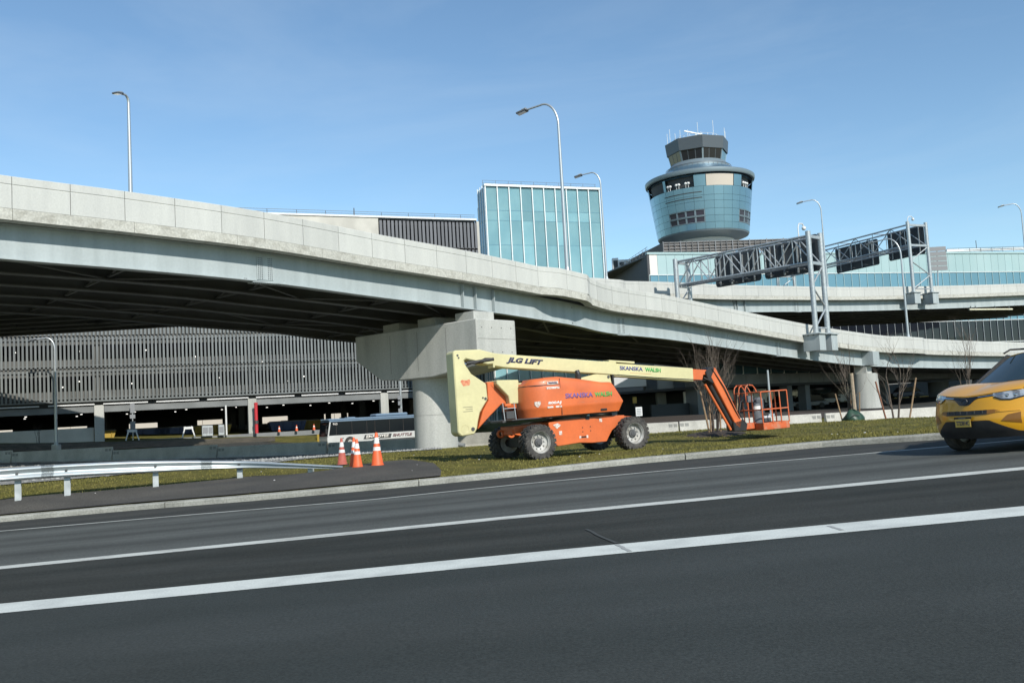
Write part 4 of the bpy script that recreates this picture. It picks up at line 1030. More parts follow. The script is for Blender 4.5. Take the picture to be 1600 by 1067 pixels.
# canopy ring
Rc = 85.5 * K; Zk = tz(1091, 286)
b = MB(); b.lathe([(Rc - .55, Zk - .42), (Rc - .12, Zk - .46), (Rc, Zk - .2), (Rc, Zk + .28), (Rc - .2, Zk + .42), (Rc - .7, Zk + .44), (Rc - .7, Zk + .3), (Rc - .5, Zk + .2), (Rc - .5, Zk - .3), (Rc - .55, Zk - .42)], 72, (TWX, TWY, 0)); obj('canopy_ring', b, M['tower_grey'], TW, True, smooth=30)
b = MB(); b.lathe([(Rc - .98, Zk - .3), (Rc - .75, Zk - .3), (Rc - .75, Zk + .42), (Rc - .98, Zk + .42), (Rc - .98, Zk - .3)], 72, (TWX, TWY, 0)); obj('canopy_gutter', b, M['dark_wall'], TW, True, smooth=30)
for k in range(32):
    b = MB(); a = ang(k * 11.25); b.bar((TWX + (Rc - .95) * math.cos(a), TWY + (Rc - .95) * math.sin(a), Zk), (TWX + (Rc - .35) * math.cos(a), TWY + (Rc - .35) * math.sin(a), Zk + .1), .1, .1); obj('canopy_arm', b, M['dark_wall'], TW, True)
R2 = 44.5 * K; Z2 = tz(1088, 262.5)
b = MB(); b.lathe([(0, Zc), (Rt + .05, Zc), (Rc - 1.0, Zk - .3), (Rc - 1.0, Zk + .5), (Rc - 1.6, Zk + .62), (R2 + .9, Z2 - .9), (0, Z2 - .9)], 72, (TWX, TWY, 0)); obj('canopy_roof', b, M['tower'], TW, True, smooth=30)
b = MB(); b.lathe([(0, Z2 - .95), (R2 + .75, Z2 - .95), (R2 + .75, Z2 - .62), (R2 + .5, Z2 - .6), (R2 + .5, Z2 - .3), (R2, Z2 + .25), (R2 - .15, Z2 + .45), (0, Z2 + .45)], 64, (TWX, TWY, 0)); obj('upper_ring', b, M['tower_grey'], TW, True, smooth=30)
b = MB(); b.lathe([(R2 + .78, Z2 - .5), (R2 + .82, Z2 - .5), (R2 + .82, Z2 - .42), (R2 + .78, Z2 - .42)], 64, (TWX, TWY, 0))
for k in range(40): q = on_drum(k * 9, R2 + .8, Z2 - .95); b.bar(q, q + up * .55, .04, .04)
obj('ring_rail', b, M['steel'], TW, True)
# cab: octagon, glass leaning outwards, fascia above
Zw0, Zw1, Zf = Z2 + .35, Z2 + 2.35, tz(1086, 225)
rc0, rc1, rf = 39 * K, 42.5 * K, 46.5 * K
def oc(k, r, z, off=11): a = ang(off + 45 * k + 0); return Vector((TWX + r * math.cos(a) / math.cos(rad(22.5)), TWY + r * math.sin(a) / math.cos(rad(22.5)), z))
for k in range(8):
    A0, A1, B0, B1 = oc(k, rc0, Zw0), oc(k + 1, rc0, Zw0), oc(k, rc1, Zw1), oc(k + 1, rc1, Zw1)
    for j in range(3):
        t0_, t1_ = j / 3 + .012, (j + 1) / 3 - .012
        q = [A0.lerp(A1, t0_), A0.lerp(A1, t1_), B0.lerp(B1, t1_), B0.lerp(B1, t0_)]; nrm = (q[1] - q[0]).cross(q[3] - q[0]).normalized() * .05
        b = MB(); b.prism(q, nrm); obj('cab_window', b, M['dark_glass'] if k != 1 else M['band_glass'], TW, True)
    for j in range(3):
        b = MB(); b.bar(A0.lerp(A1, j / 3), B0.lerp(B1, j / 3), .12 if j else .3, .12); obj('cab_post', b, M['tower_cab'] if j else M['tower_grey'], TW, True)
    F0, F1 = oc(k, rf, Zf), oc(k + 1, rf, Zf); o_ = oc(k, rc1 + .25, Zw1), oc(k + 1, rc1 + .25, Zw1)
    ctr = Vector((TWX, TWY, Zw1)); q = [o_[0], o_[1], F1, F0]; nrm = (ctr - (o_[0] + o_[1]) / 2); nrm.z = 0; nrm = nrm.normalized() * .15
    b = MB(); b.prism(q, nrm); obj('cab_fascia', b, M['tower_cab'], TW, True)
b = MB(); b.add([oc(k, rf - .1, Zf - .02) for k in range(8)], [tuple(range(8))]); b.add([oc(k, rc1 + .2, Zw1) for k in range(8)], [tuple(range(8))]); obj('cab_roof', b, M['dark_wall'], TW, True)
b = MB(); b.add([oc(k, rf * .72, Zf) for k in range(8)] + [oc(k, rf * .66, Zf + .55) for k in range(8)], [(k, (k + 1) % 8, 8 + (k + 1) % 8, 8 + k) for k in range(8)] + [tuple(range(8, 16))]); obj('roof_plinth', b, M['mesh_screen'], TW, True)
b = MB()
for k in range(24): q = on_drum(k * 15, rf * .78, Zf); b.bar(q, q + up * .8, .04, .04)
for z in (.4, .8): b.tube([on_drum(k * 15, rf * .78, Zf + z) for k in range(25)], .025, 5)
obj('roof_rail', b, M['mullion'], TW, True)
for (phi, rr, h) in ((-80, .98, 2.3), (-66, .95, 2.8), (-50, .9, 1.6), (-35, .9, 1.9), (-18, .85, 1.7), (5, .8, 2.9), (40, .9, 3.1), (75, .98, 2.1), (95, .98, 2.0), (-60, .6, 1.4), (20, .5, 1.6)):
    q = on_drum(phi, rf * rr, Zf - .1); b = MB(); b.tube([q, q + up * h], .045, 6); obj('antenna', b, M['mullion'], TW, True)
q = Vector((TWX, TWY, Zf + .5)); b = MB(); b.tube([q, q + up * 1.3], .14, 8); e = obj('radar_mast', b, M['mullion'], TW, True)
b = MB(); b.bar(q + Vector((-2.3, -.6, 1.9)), q + Vector((1.3, .3, 1.3)), .2, .2); obj('radar_bar', b, M['mullion'], e)
# neck and shaft
Rn = 47.5 * K
b = MB(); b.lathe([(Rb, Zb + .05), (Rb - .15, Zb - .25), (Rb - 1.4, Zb - .55), (Rn + .6, Zb - .75), (Rn, Zb - 1.0)], 64, (TWX, TWY, 0)); obj('drum_soffit', b, M['tower_grey'], TW, True, smooth=40)
b = MB(); b.lathe([(Rn, Zb - 1.0), (Rn, Zb - 1.7), (Rn - .02, Zb - 1.72), (Rn, Zb - 1.75), (Rn, 1.0)], 48, (TWX, TWY, 0)); obj('shaft', b, M['soffit_white'], TW, True, smooth=30)

# ================================================================== LOW BUILDING BEHIND THE NEAR VIADUCT (arrivals level)
aA, aB = at(1095, 600, 84), at(1420, 588, 112)
ad = Vector((aB.x - aA.x, aB.y - aA.y, 0)); AL = ad.length; ad.normalize(); an = Vector((-ad.y, ad.x, 0))
def ap(s, z, o=0): return Vector((aA.x, aA.y, 0)) + ad * s + an * o + up * z
def sa(px):
    d = ray(px, 600); t = (Vector((aA.x, aA.y, 0)) - CAM).dot(an) / d.dot(an); return (CAM + d * t - Vector((aA.x, aA.y, 0))).dot(ad)
AB = thing('arrivals_building', 'low arrivals building in shade under the viaduct, grey fascia over dark openings', 'building', tuple(ap(AL/2, .3)))
def abox(name, s0, s1, z0, z1, o0, o1, m, parent=None):
    b = MB(); b.obox(ap((s0+s1)/2, (z0+z1)/2, (o0+o1)/2), ad, an, up, (s1-s0)/2, (o1-o0)/2, (z1-z0)/2)
    return obj(name, b, m, parent or AB, (parent or AB) is AB)
zf0, zf1 = at(1250, 598.5, 98).z, at(1250, 584, 98).z
s = 0.0
while s < AL + 12:
    abox('fascia_panel', s + .02, s + 2.38, zf0, zf1, 0, .3, M['conc_dark']); abox('clerestory_pane', s + .04, s + 2.36, zf1 + .08, zf1 + 1.1, .25, .31, M['dark_teal'])
    abox('clerestory_mullion', s - .04, s + .04, zf1, zf1 + 1.1, .2, .34, M['mullion']); s += 2.4
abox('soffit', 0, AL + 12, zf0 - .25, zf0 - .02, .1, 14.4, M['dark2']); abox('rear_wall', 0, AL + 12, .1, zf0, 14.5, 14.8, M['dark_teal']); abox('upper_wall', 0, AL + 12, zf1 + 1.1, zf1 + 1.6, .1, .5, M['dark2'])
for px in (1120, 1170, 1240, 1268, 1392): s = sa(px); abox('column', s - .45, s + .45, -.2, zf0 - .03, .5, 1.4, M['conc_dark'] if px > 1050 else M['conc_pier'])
for (px, w) in ((1190, 3.2), (1217, 3), (1253, 2.4), (1145, 2)): s = sa(px); abox('poster_panel', s - w/2, s + w/2, 1.4, 2.9, 5.0, 5.1, M['carwhite'])
b = MB(); b.obox(ap(sa(1140), 1.1, 2.2), ad, an, up, 9, .06, .65); 
obj('fence_panel', b, M['dark2'], AB, True)
# the pale box fascia left of the boom's end, under the viaduct
T = thing('entrance_canopy', 'pale grey fascia block under the viaduct just behind the boom', 'canopy', tuple(at(990, 650, 92)))
for (x0, x1, y0, y1, Y, m) in ((955, 1009, 587, 606, 92, 'carwhite'), (1009.3, 1029, 588, 610, 93, 'conc_dark'), (1029.3, 1052, 588, 609, 92, 'conc_wall'), (1052.3, 1092, 588, 607, 92, 'conc_dark')):  # palest panel paints the sunlit patch into the fascia colour
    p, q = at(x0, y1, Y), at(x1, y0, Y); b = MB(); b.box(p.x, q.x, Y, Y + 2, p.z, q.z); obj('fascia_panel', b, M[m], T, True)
for (x0, x1) in ((1029, 1040), (958, 962)):
    p, q = at(x0, 650, 93), at(x1, 608, 93); b = MB(); b.box(p.x, q.x, 93, 94.2, -.3, q.z); obj('column', b, M['conc_pier'], T, True)
p, q = at(955, 655, 98), at(1095, 606, 98); b = MB(); b.box(p.x, q.x, 98, 98.3, -.3, q.z); obj('rear_wall', b, M['dark_wall'], T, True)
# ================================================================== BARRIER, GUARDRAIL, CONES
bpts = spline([at(*p) for p in ((-330, 733, 84), (-200, 728, 79), (0, 722, 75), (170, 719, 73), (337, 714.5, 71), (494, 709, 69), (650, 703, 66), (735, 697.7, 62.3), (880, 688, 59.5), (1020, 680.5, 58.6), (1110, 677, 58.4), (1240, 668, 58.6), (1375, 660, 59), (1460, 655, 60), (1600, 646, 64), (1800, 634, 72))], 14)
BP = Path(bpts) if False else None
Bl = resample(bpts, .25)
seglen = 9.0; per = int(seglen / .25); k = 0
while (k + 1) * per < len(Bl):
    _m = Bl[k*per + per//2]; _u0 = 800 + _m.x / _m.y * 1450
    if _u0 < -110 or _u0 > 1720: k += 1; continue
    pts = Bl[k*per:(k+1)*per + 1]; a, c = pts[0], pts[-1]; mid = pts[len(pts)//2]
    d = Vector((c.x - a.x, c.y - a.y, 0)).normalized(); n = Vector((-d.y, d.x, 0)); z = min(terr(a.x, a.y), terr(c.x, c.y), mid.z) - .05
    u = 800 + mid.x / mid.y * 1450
    where = 'in the viaduct shade' if u < 640 else ('beyond the lift and young trees' if u > 760 else 'beside the big pier')
    T = thing('concrete_barrier', 'x', 'concrete barrier', (mid.x, mid.y, z), math.atan2(d.y, d.x), 'concrete barriers along the verge')
    L = (c - a).length / 2 - .02; zc = max(a.z, c.z, mid.z) - z
    prof = [(-.30, 0), (-.30, .08), (-.17, .30), (-.10, .62 + zc), (-.08, .78 + zc), (.08, .78 + zc), (.10, .62 + zc), (.17, .30), (.30, .08), (.30, 0)]
    b = MB(); b.prism([(-L, o, q) for o, q in prof], (2 * L, 0, 0)); obj('body', b, M['conc_barrier'], T, bevel=.012)
    for sx in (-1, 1):
        for j in range(2):
            b = MB(); x0 = sx * (L - .16 - .30 * j); b.box(x0 - .11, x0 + .11, -.128, -.10, .46 + zc, .66 + zc); obj('joint_pocket', b, M['joint'], T)
    T['u'] = u; k += 1
_b = sorted([o for o in COL.objects if o.name.startswith('concrete_barrier') and o.parent is None], key=lambda o: o['u'])
_vis = [o for o in _b if -40 < o['u'] < 1640]
_names = {}
for i, o in enumerate(_vis):
    u = o['u']
    if u < 640:
        j = [q for q in _vis if q['u'] < 640].index(o); o['label'] = ['shaded grey barrier at the far left behind the guardrail', 'second shaded barrier from the left behind the guardrail', 'third shaded barrier from the left behind the guardrail', 'fourth shaded barrier from the left behind the guardrail', 'fifth shaded barrier, left of the cones', 'sixth shaded barrier, in front of the shuttle bus', 'seventh shaded barrier from the left, beside the pier'][min(j, 6)]
    elif u < 1000: o['label'] = 'concrete barrier behind the wheels of the orange lift' if u > 780 else 'shaded concrete barrier between the pier and the lift'
    else:
        R_ = [q for q in _vis if q['u'] >= 1000]; j = R_.index(o)
        o['label'] = ['sunlit pale barrier just right of the lift rear wheel', 'sunlit pale barrier behind the young tree and basket', 'sunlit pale barrier right of the lift basket', 'sunlit pale barrier behind the green watering bag', 'sunlit pale barrier in front of the round column', 'sunlit pale barrier between the leaning stakes', 'sunlit pale barrier left of the taxi', 'sunlit pale barrier behind the taxi'][min(j, 7)]
for o in _b:
    if o['label'] == 'x': o['label'] = 'outermost concrete barrier at the left, cut by the picture edge' if o['u'] < 800 else 'outermost concrete barrier at the right, hidden behind the taxi'
    del o['u']
# sunlit footing strip at the foot of the shaded barriers
ft = [tg(*p) for p in ((-60, 727), (0, 724.5), (170, 721.2), (337, 716.8), (494, 711.2), (600, 706.5))]
drape('footing_strip', [p + Vector((0, -.9, 0)) for p in ft], ft, M['conc_wall'], .10, k=2, label='pale concrete strip at the foot of the shaded barriers')

GRl = thing('guardrail', 'galvanised guardrail sloping down to the ground beside the traffic cones', 'guardrail', tuple(tg(245, 762)))
rp = spline([at(*p) for p in ((-220, 765, 23.0), (-90, 750, 24.0), (0, 742, 24.7), (105, 734.8, 25.2), (245, 728.6, 25.9), (371, 725.6, 26.8), (455, 727.2, 26.6), (541, 729.8, 26.3))], 10)
Rl = resample(rp, .15); Lr = len(Rl)
WS = [(.0, .155), (.025, .15), (.075, .125), (.085, .10), (.075, .075), (.01, .03), (0, 0), (.01, -.03), (.075, -.075), (.085, -.10), (.075, -.125), (.025, -.15), (0, -.155)]
def rail_sec(i):
    p = Rl[i]; a = Rl[max(0, i-3)]; c = Rl[min(Lr-1, i+3)]; d = Vector((c.x - a.x, c.y - a.y, 0)).normalized(); n = Vector((d.y, -d.x, 0))
    f = min(1, max(0, (Lr - 1 - i) / 40)); tw = (1 - f) * rad(52); hh = .35 + .65 * f
    out = []
    for o, z in [(o_ * 1.1, z_ * 1.12) for o_, z_ in WS]: out.append(p + n * (o * math.cos(tw) + z * math.sin(tw) * .3) + Vector((0, 0, z * math.cos(tw) * hh + 0 - o * math.sin(tw) * .3)))
    return out, n, d
bs = [i for i in range(0, Lr, 27)]
for i0, i1 in zip(bs, bs[1:] + [Lr - 1]):
    if i1 - i0 < 2: continue
    secs = [rail_sec(i)[0] for i in range(i0, min(i1 + 2, Lr - 1) + 1)]; n = rail_sec(i0)[1]
    prf = [s + [q - n * .012 for q in reversed(s)] for s in secs]
    b = MB(); b.sweep(prf, close=True); obj('rail_beam', b, M['rail'], GRl, True, smooth=50)
for (px, py) in ((-112, 800), (27, 783), (105, 776), (245, 762), (374, 748.5), (489, 737)):
    g = tg(px, py); i = min(range(Lr), key=lambda q: (Rl[q].x - g.x) ** 2 + (Rl[q].y - g.y) ** 2); p = Rl[i]; _, n, d = rail_sec(i)
    g = Vector((p.x, p.y, 0)) - n * .20; gz = terr(g.x, g.y); w = .075
    zt = p.z + (.12 if px < 450 else .02)
    b = MB(); b.obox(Vector((g.x, g.y, (zt + gz - .3) / 2)), d, n, up, .075, .012, (zt - gz + .3) / 2); b.obox(Vector((g.x, g.y, (zt + gz - .3) / 2)) + n * .09, d, n, up, .075, .006, (zt - gz + .3) / 2); b.obox(Vector((g.x, g.y, (zt + gz - .3) / 2)) + n * .045, d, n, up, .006, .05, (zt - gz + .3) / 2)
    po = obj('post', b, M['post'], GRl, True)
    if px < 450:
        b = MB(); b.obox(Vector((p.x, p.y, p.z)) - n * .06, d, n, up, .07, .05, .15); obj('spacer', b, M['steel'], po)
        b = MB(); b.obox(Vector((p.x, p.y, p.z)) + n * .01, d, n, up, .035, .02, .02); obj('bolt', b, M['steel'], po)

def cone(label, loc, h, m, collar2=True, rot=0, lean=0):
    T = thing('traffic_cone', label, 'traffic cone', tuple(loc), rot, 'traffic cones at the guardrail end')
    if lean: T.matrix_basis = T.matrix_basis @ Matrix.Rotation(lean, 4, 'Y')
    s = h / .91; R0 = .165 * s; f = lambda z: R0 + (.035 * s - R0) * z / h
    b = MB(); b.box(-.2*s, .2*s, -.2*s, .2*s, 0, .035 * s); obj('base', b, M['black'], T, bevel=.01)
    b = MB(); b.lathe([(f(0) + .02, .03 * s), (f(.03), .06 * s), (f(h), h), (f(h) * .8, h + .01), (0, h + .01)], 24); obj('body', b, m, T, smooth=50)
    for (a, c) in ((.47, .58), (.68, .86)):
        b = MB(); b.lathe([(f(a*h) + .001, a*h), (f(a*h) + .006, a*h), (f(c*h) + .006, c*h), (f(c*h) + .001, c*h)], 24); obj('collar', b, M['reflect'], T, smooth=50)
    return T
cone('tall clean orange cone, rightmost, with two white collars', tg(590, 729), .93, M['cone'], rot=.2)
c0 = tg(559, 731.5)
cone('orange cone at the tip of the guardrail, front of a close pair', c0, .78, M['cone'], rot=.5)
cone('orange cone half hidden directly behind another cone', c0 + Vector((-.16, .48, 0)), .82, M['cone'], rot=.1)
g = tg(535, 727); cone('faded dull red cone behind the guardrail tip', g, .80, M['cone_old'], rot=.3)

# ================================================================== BOOM LIFT
W1 = at(845, 718, 26.2); W2 = at(997, 702, 27.7)
lx = (W2 - W1).normalized(); ly = Vector((-.02, 0, 1)).cross(lx).normalized(); lz = lx.cross(ly)
LO = (W1 + W2) / 2 + ly * 1.2
LM = frame(LO, lx, ly, lz)
LF_ = thing('boom_lift', 'orange and cream articulated boom lift parked on the grass verge', 'boom lift', M=LM)
def pr(name, poly, y0, y1, m, parent=None, bevel=.015, smooth=0):
    b = MB(); b.prism([(x, y0, z) for x, z in poly], (0, y1 - y0, 0)); return obj(name, b, M[m] if isinstance(m, str) else m, parent or LF_, bevel=bevel, smooth=smooth)
def lb(name, x0, x1, y0, y1, z0, z1, m, parent=None, bevel=.01):
    b = MB(); b.box(x0, x1, y0, y1, z0, z1); return obj(name, b, M[m], parent or LF_, bevel=bevel)
def lt_(name, pts, r, m, parent=None, n=10):
    b = MB(); b.tube(pts, r, n); return obj(name, b, M[m], parent or LF_, smooth=50)
def txt(name, s, x, y, z, w, h, m, parent, ang=0, shear=0, bold=0):
    return put(name, textmesh(name, s, w, h, M[m], shear, bold), parent, Matrix.Translation((x, y, z)) @ Matrix.Rotation(-ang, 4, 'Y'))
# wheels
def wheel_meshes():
    R, wd = .50, .42
    prof = [(.305, -.20), (.33, -.21), (.40, -.215), (.455, -.20), (.475, -.16), (.478, 0), (.475, .16), (.455, .20), (.40, .215), (.33, .21), (.305, .20)]
    b = MB(); b.lathe(prof, 48, axis='y')
    for k in range(22):
        for sgn in (-1, 1):
            w = 2 * math.pi * (k + (.5 if sgn > 0 else 0)) / 22
            e = Vector((math.cos(w), 0, math.sin(w))); t = Vector((-math.sin(w), 0, math.cos(w))); y = Vector((0, 1, 0))
            c = e * .482 + y * (sgn * .105) ; dg = (y * sgn + t * .55).normalized()
            b.obox(c, dg, e.cross(dg).normalized(), e, .115, .026, .020)
            b.obox(e * .455 + y * (sgn * .205), e, t, y, .04, .026, .014)
    ty = b.mesh('wheel', M['tyre'], 40)
    b = MB(); b.lathe([(.315, -.205), (.30, -.195), (.285, -.16), (.27, -.15), (.262, -.08), (.235, -.07), (.21, -.05), (.13, -.03), (.12, -.05), (.12, .15), (.28, .15), (.315, .2)], 40, axis='y')
    for k in range(9): w = 2*math.pi*k/9; b.lathe([(0, -.085), (.022, -.085), (.022, -.05)], 6, (.185*math.cos(w), 0, .185*math.sin(w)), 'y')
    ri = b.mesh('rim', M['rim'], 30)
    b = MB(); b.lathe([(0, -.115), (.07, -.11), (.085, -.09), (.115, -.085), (.125, -.06), (.125, 0)], 24, axis='y'); b.lathe([(0, -.13), (.025, -.13), (.025, -.1)], 8, (.05, 0, -.04), 'y')
    hu = b.mesh('hub', M['hub'], 40)
    return ty, ri, hu
wt, wr, wh = wheel_meshes()
for (x, y, st) in ((-1.6, -1.0, 0), (1.6, -1.0, 0), (-1.6, 1.0, rad(3)), (1.6, 1.0, 0)):
    Mx = Matrix.Translation((x, y, .485)) @ Matrix.Rotation(st + (math.pi if y > 0 else 0), 4, 'Z') @ Matrix.Rotation(random.random(), 4, 'Y')
    w_ = put('wheel', wt, LF_, Mx); put('rim', wr, w_); put('hub', wh, w_)
for x in (-1.6, 1.6):
    lt_('axle', [(x, -.85, .48), (x, .85, .48)], .10, 'black'); lb('axle_housing', x - .16, x + .16, -.5, .5, .36, .66, 'black')
# chassis
ch = pr('chassis', [(-1.12, 1.02), (-.78, 1.06), (.78, 1.07), (1.50, 1.04), (1.52, .93), (1.25, .76), (1.02, .62), (.90, .46), (.80, .31), (.3, .31), (-.14, .35), (-.85, .31), (-1.02, .40), (-1.08, .6)], -.86, .86, 'orange')
pr('chassis_nose', [(-2.02, .98), (-1.12, 1.02), (-1.12, .62), (-1.75, .66), (-2.02, .74)], -.46, .46, 'orange'); pr('chassis_tail', [(1.5, 1.03), (2.05, .98), (2.05, .7), (1.3, .66)], -.46, .46, 'orange')
for y in (-.38, .30):
    b = MB(); b.lathe([(.065, -.03), (.12, -.03), (.12, .03), (.065, .03), (.065, -.03)], 20, (-2.1, y, .78), 'y'); obj('tow_eye', b, M['orange'], LF_, smooth=40)
for (x, z) in ((.0, .78), (.27, .79), (.0, .66), (.27, .67)):
    b = MB(); b.lathe([(0, -.868), (.018, -.868), (.018, -.85)], 8, (x, 0, z), 'y'); obj('bolt', b, M['black'], ch)
lb('step_slot', -.06, .10, -.872, -.85, .49, .53, 'black', ch, 0); lb('sticker', -.13, -.07, -.868, -.858, .47, .55, 'sticker', ch, 0); lb('sticker', .11, .17, -.868, -.858, .47, .55, 'sticker', ch, 0); lb('sticker', .60, .69, -.868, -.858, .90, 1.0, 'sticker', ch, 0)
b = MB(); b.prism([(-.98, -.872, .93), (-.82, -.872, .97), (-.72, -.872, .90), (-.86, -.872, .81)], (0, .012, 0)); obj('sticker', b, M['sticker'], ch); lb('sticker', -.80, -.70, -.868, -.858, .63, .74, 'sticker', ch, 0)
lb('recess', .13, .26, -.872, -.83, 1.0, 1.1, 'black', ch, 0)
# turntable
b = MB(); b.lathe([(0, 1.05), (.72, 1.05), (.72, 1.10), (.62, 1.10), (.62, 1.17), (0, 1.17)], 36); obj('slew_ring', b, M['steel'], LF_, smooth=30)
pr('turntable_deck', [(-2.35, 1.14), (1.15, 1.15), (1.15, 1.19), (-2.35, 1.18)], -1.0, 1.0, 'steel')
for x0, x1, z in ((-1.3, -.95, 1.13), (.35, .85, 1.12)): lt_('hose', [(x0, -1.0, z + .03), ((x0+x1)/2, -1.02, z + .0), (x1, -1.0, z + .04)], .014, 'steel')
# hoods
def hood(name, u0, u1, m, sgn=-1, parent=None):
    """engine cover, lofted upwards round its plan outline between two outline parameters"""
    outl = [(-1.82, -.30), (-1.82, -.55), (-1.79, -.72), (-1.70, -.90), (-1.55, -1.04), (-1.36, -1.12), (-1.2, -1.15), (-.8, -1.15), (-.2, -1.15), (.4, -1.15), (.9, -1.15), (1.22, -1.15), (1.32, -1.12), (1.32, -.9), (1.32, -.30)]
    zt = lambda x: 2.31 - (.14 if x < -1.75 else .05 * max(0, (-1.0 - x)) ) if x < -.83 else 2.31 - .25 * (x + .83) / 1.80
    def xr(z): return np.interp(z, [1.17, 1.47, 2.06, 2.4], [1.17, 1.32, .97, .80])
    secs = []
    for (x, y) in outl[u0:u1 + 1]:
        col = []; xx = x
        zz = zt(min(x, .97))
        for (z, ins) in ((1.185, .055), (1.40, .008), (1.425, 0), (1.47, 0), (zz - .35, .0), (zz - .13, .012), (zz - .05, .045), (zz - .01, .10), (zz, .2)):
            px_ = x * xr(z) / 1.32 if x > 0 else x + (ins * .8 if x < -1.3 else 0)
            py_ = y + ins * (1 if y < -.9 else .3)
            col.append((px_, py_ * (1 if sgn < 0 else -1), z))
        col.append((col[-1][0], -.30 * (1 if sgn < 0 else -1), zz))
        secs.append(col)
    b = MB(); b.sweep(secs); return obj(name, b, M[m], LF_, smooth=38)
hc = hood('corner_hood', 0, 7, 'orange'); hm = hood('engine_hood', 7, 14, 'orange'); hood('far_hood', 0, 14, 'orange', 1)
lb('hood_seam', -.806, -.794, -1.149, -1.13, 1.2, 2.25, 'black', hm, 0)
b = MB(); b.prism([(-1.5, -.9, 2.13), (-1.3, -1.0, 2.13), (-1.3, -1.0, 2.145), (-1.5, -.9, 2.145)], (0, .02, 0)); obj('seam', b, M['black'], hc)
lb('latch', .52, .74, -1.135, -1.10, 1.23, 1.29, 'black', hm, .01)
txt('lettering', 'SKANSKA', -.66, -1.153, 1.655, .93, .145, 'violet_ink', hm, rad(-1), bold=.03); txt('lettering', 'WALSH', .33, -1.153, 1.635, .60, .145, 'green_ink', hm, rad(-.5), bold=.045)
lb('small_print', -.30, .40, -1.1545, -1.15, 1.515, 1.523, 'orange_dirty', hm, 0)
txt('model_number', '800AJ', -1.24, -1.1535, 1.50, .44, .10, 'white_ink', hc, 0, shear=.1, bold=.04)
lb('sticker', -1.27, -1.08, -1.156, -1.148, 1.42, 1.47, 'sticker', hc, 0); lb('sticker', -1.0, -.80, -1.156, -1.148, 1.42, 1.47, 'sticker', hc, 0)
lb('sticker', -1.22, -.86, -1.156, -1.145, 2.09, 2.17, 'sticker', hc, 0); lb('sticker', -1.25, -.83, -1.156, -1.148, 1.96, 2.02, 'sticker', hc, 0); lb('stripe', -1.18, -.9, -1.158, -1.15, 2.11, 2.15, 'navy', hc, 0)
b = MB(); b.prism([(-1.60, -1.02, 1.63), (-1.45, -1.105, 1.63), (-1.45, -1.105, 1.55), (-1.53, -1.06, 1.45), (-1.6, -1.02, 1.53)], (0, .015, 0)); obj('sticker', b, M['sticker'], hc)
lb('exhaust_cap', .12, .27, -.62, -.45, 2.2, 2.38, 'black', hm, .03); lt_('exhaust', [(.2, -.54, 2.1), (.2, -.54, 2.36), (.19, -.50, 2.46)], .075, 'black', hm)
# upright, links, boom
upr = pr('upright', [(-3.68, 3.19), (-3.60, 3.245), (-2.83, 3.24), (-2.38, 3.12), (-2.41, 2.80), (-2.62, 2.80), (-3.30, 2.99), (-3.36, 2.93), (-3.30, 2.80), (-3.16, 2.56), (-2.71, 2.25), (-2.70, 1.80), (-2.86, 1.60), (-2.98, 1.43), (-3.06, 1.18), (-3.10, 1.0), (-3.2, .85), (-3.60, .82), (-3.70, .92)], -.28, .26, 'cream', bevel=.03)
for (x, z, r) in ((-3.55, 3.1, .03), (-3.52, 3.03, .025), (-2.86, 1.86, .025), (-2.78, 1.83, .04), (-3.24, 1.0, .055)):
    b = MB(); b.lathe([(0, -.295), (r, -.295), (r, -.27)], 12, (x, 0, z), 'y'); obj('pin', b, M['steel'], upr)
b = MB(); b.lathe([(.105, -.284), (.115, -.288), (.115, -.27)], 20, (-3.48, 0, 1.02), 'y'); obj('cover_ring', b, M['cream'], upr)
for (x0, z0, w, h) in ((-3.50, 1.62, .30, .012), (-3.50, 1.50, .30, .012), (-3.42, 1.56, .22, .012), (-3.58, 2.0, .40, .008)): lb('slot', x0, x0 + w, -.284, -.27, z0, z0 + h, 'steel' if h > .01 else 'cream', upr, 0)
b = MB(); b.prism([(-3.52, -.283, 2.36), (-3.47, -.283, 2.40), (-3.33, -.283, 2.38), (-3.24, -.283, 2.41), (-3.21, -.283, 2.34), (-3.24, -.283, 2.24), (-3.44, -.283, 2.22), (-3.48, -.283, 2.29)], (0, .01, 0)); obj('emblem', b, M['redsticker'], upr)
pr('orange_link', [(-3.06, .98), (-2.87, 1.48), (-2.68, 1.76), (-2.67, 2.30), (-2.34, 2.29), (-1.96, 1.86), (-1.96, 1.64), (-2.26, 1.64), (-2.65, 1.33)], -.24, .14, 'orange', bevel=.02)
pr('link_rib', [(-2.56, 2.22), (-2.46, 2.22), (-2.3, 1.94), (-2.34, 1.92)], -.252, -.23, 'orange', bevel=0)
pr('cream_bracket', [(-2.46, 2.33), (-1.76, 2.30), (-1.82, 1.62), (-2.10, 1.62), (-2.12, 1.84), (-2.47, 2.22)], -.46, .3, 'cream', bevel=.02)
lb('platform_step', -2.45, -1.95, -.6, .2, 1.10, 1.16, 'steel'); lb('battery_box', -2.28, -1.98, -.55, -.2, 1.2, 1.42, 'dark2')
for x in (-2.36, -2.0): lt_('frame_bar', [(x, -.58, 1.14), (x - .02, -.55, 1.66)], .013, 'galv')
lt_('frame_bar', [(-2.36, -.57, 1.5), (-1.98, -.56, 1.5)], .012, 'galv')
lb('orange_block', -2.28, -2.08, -.5, -.3, 1.56, 1.64, 'orange')
b = MB(); b.prism([(x, -.2, z) for x, z in ((-2.6, 3.17), (-2.2, 3.10), (1.13, 2.74), (1.82, 2.68), (1.82, 2.27), (1.34, 2.33), (-2.04, 2.69), (-2.4, 2.76))], (0, .38, 0)); bm1 = obj('base_boom', b, M['cream'], LF_, bevel=.02)
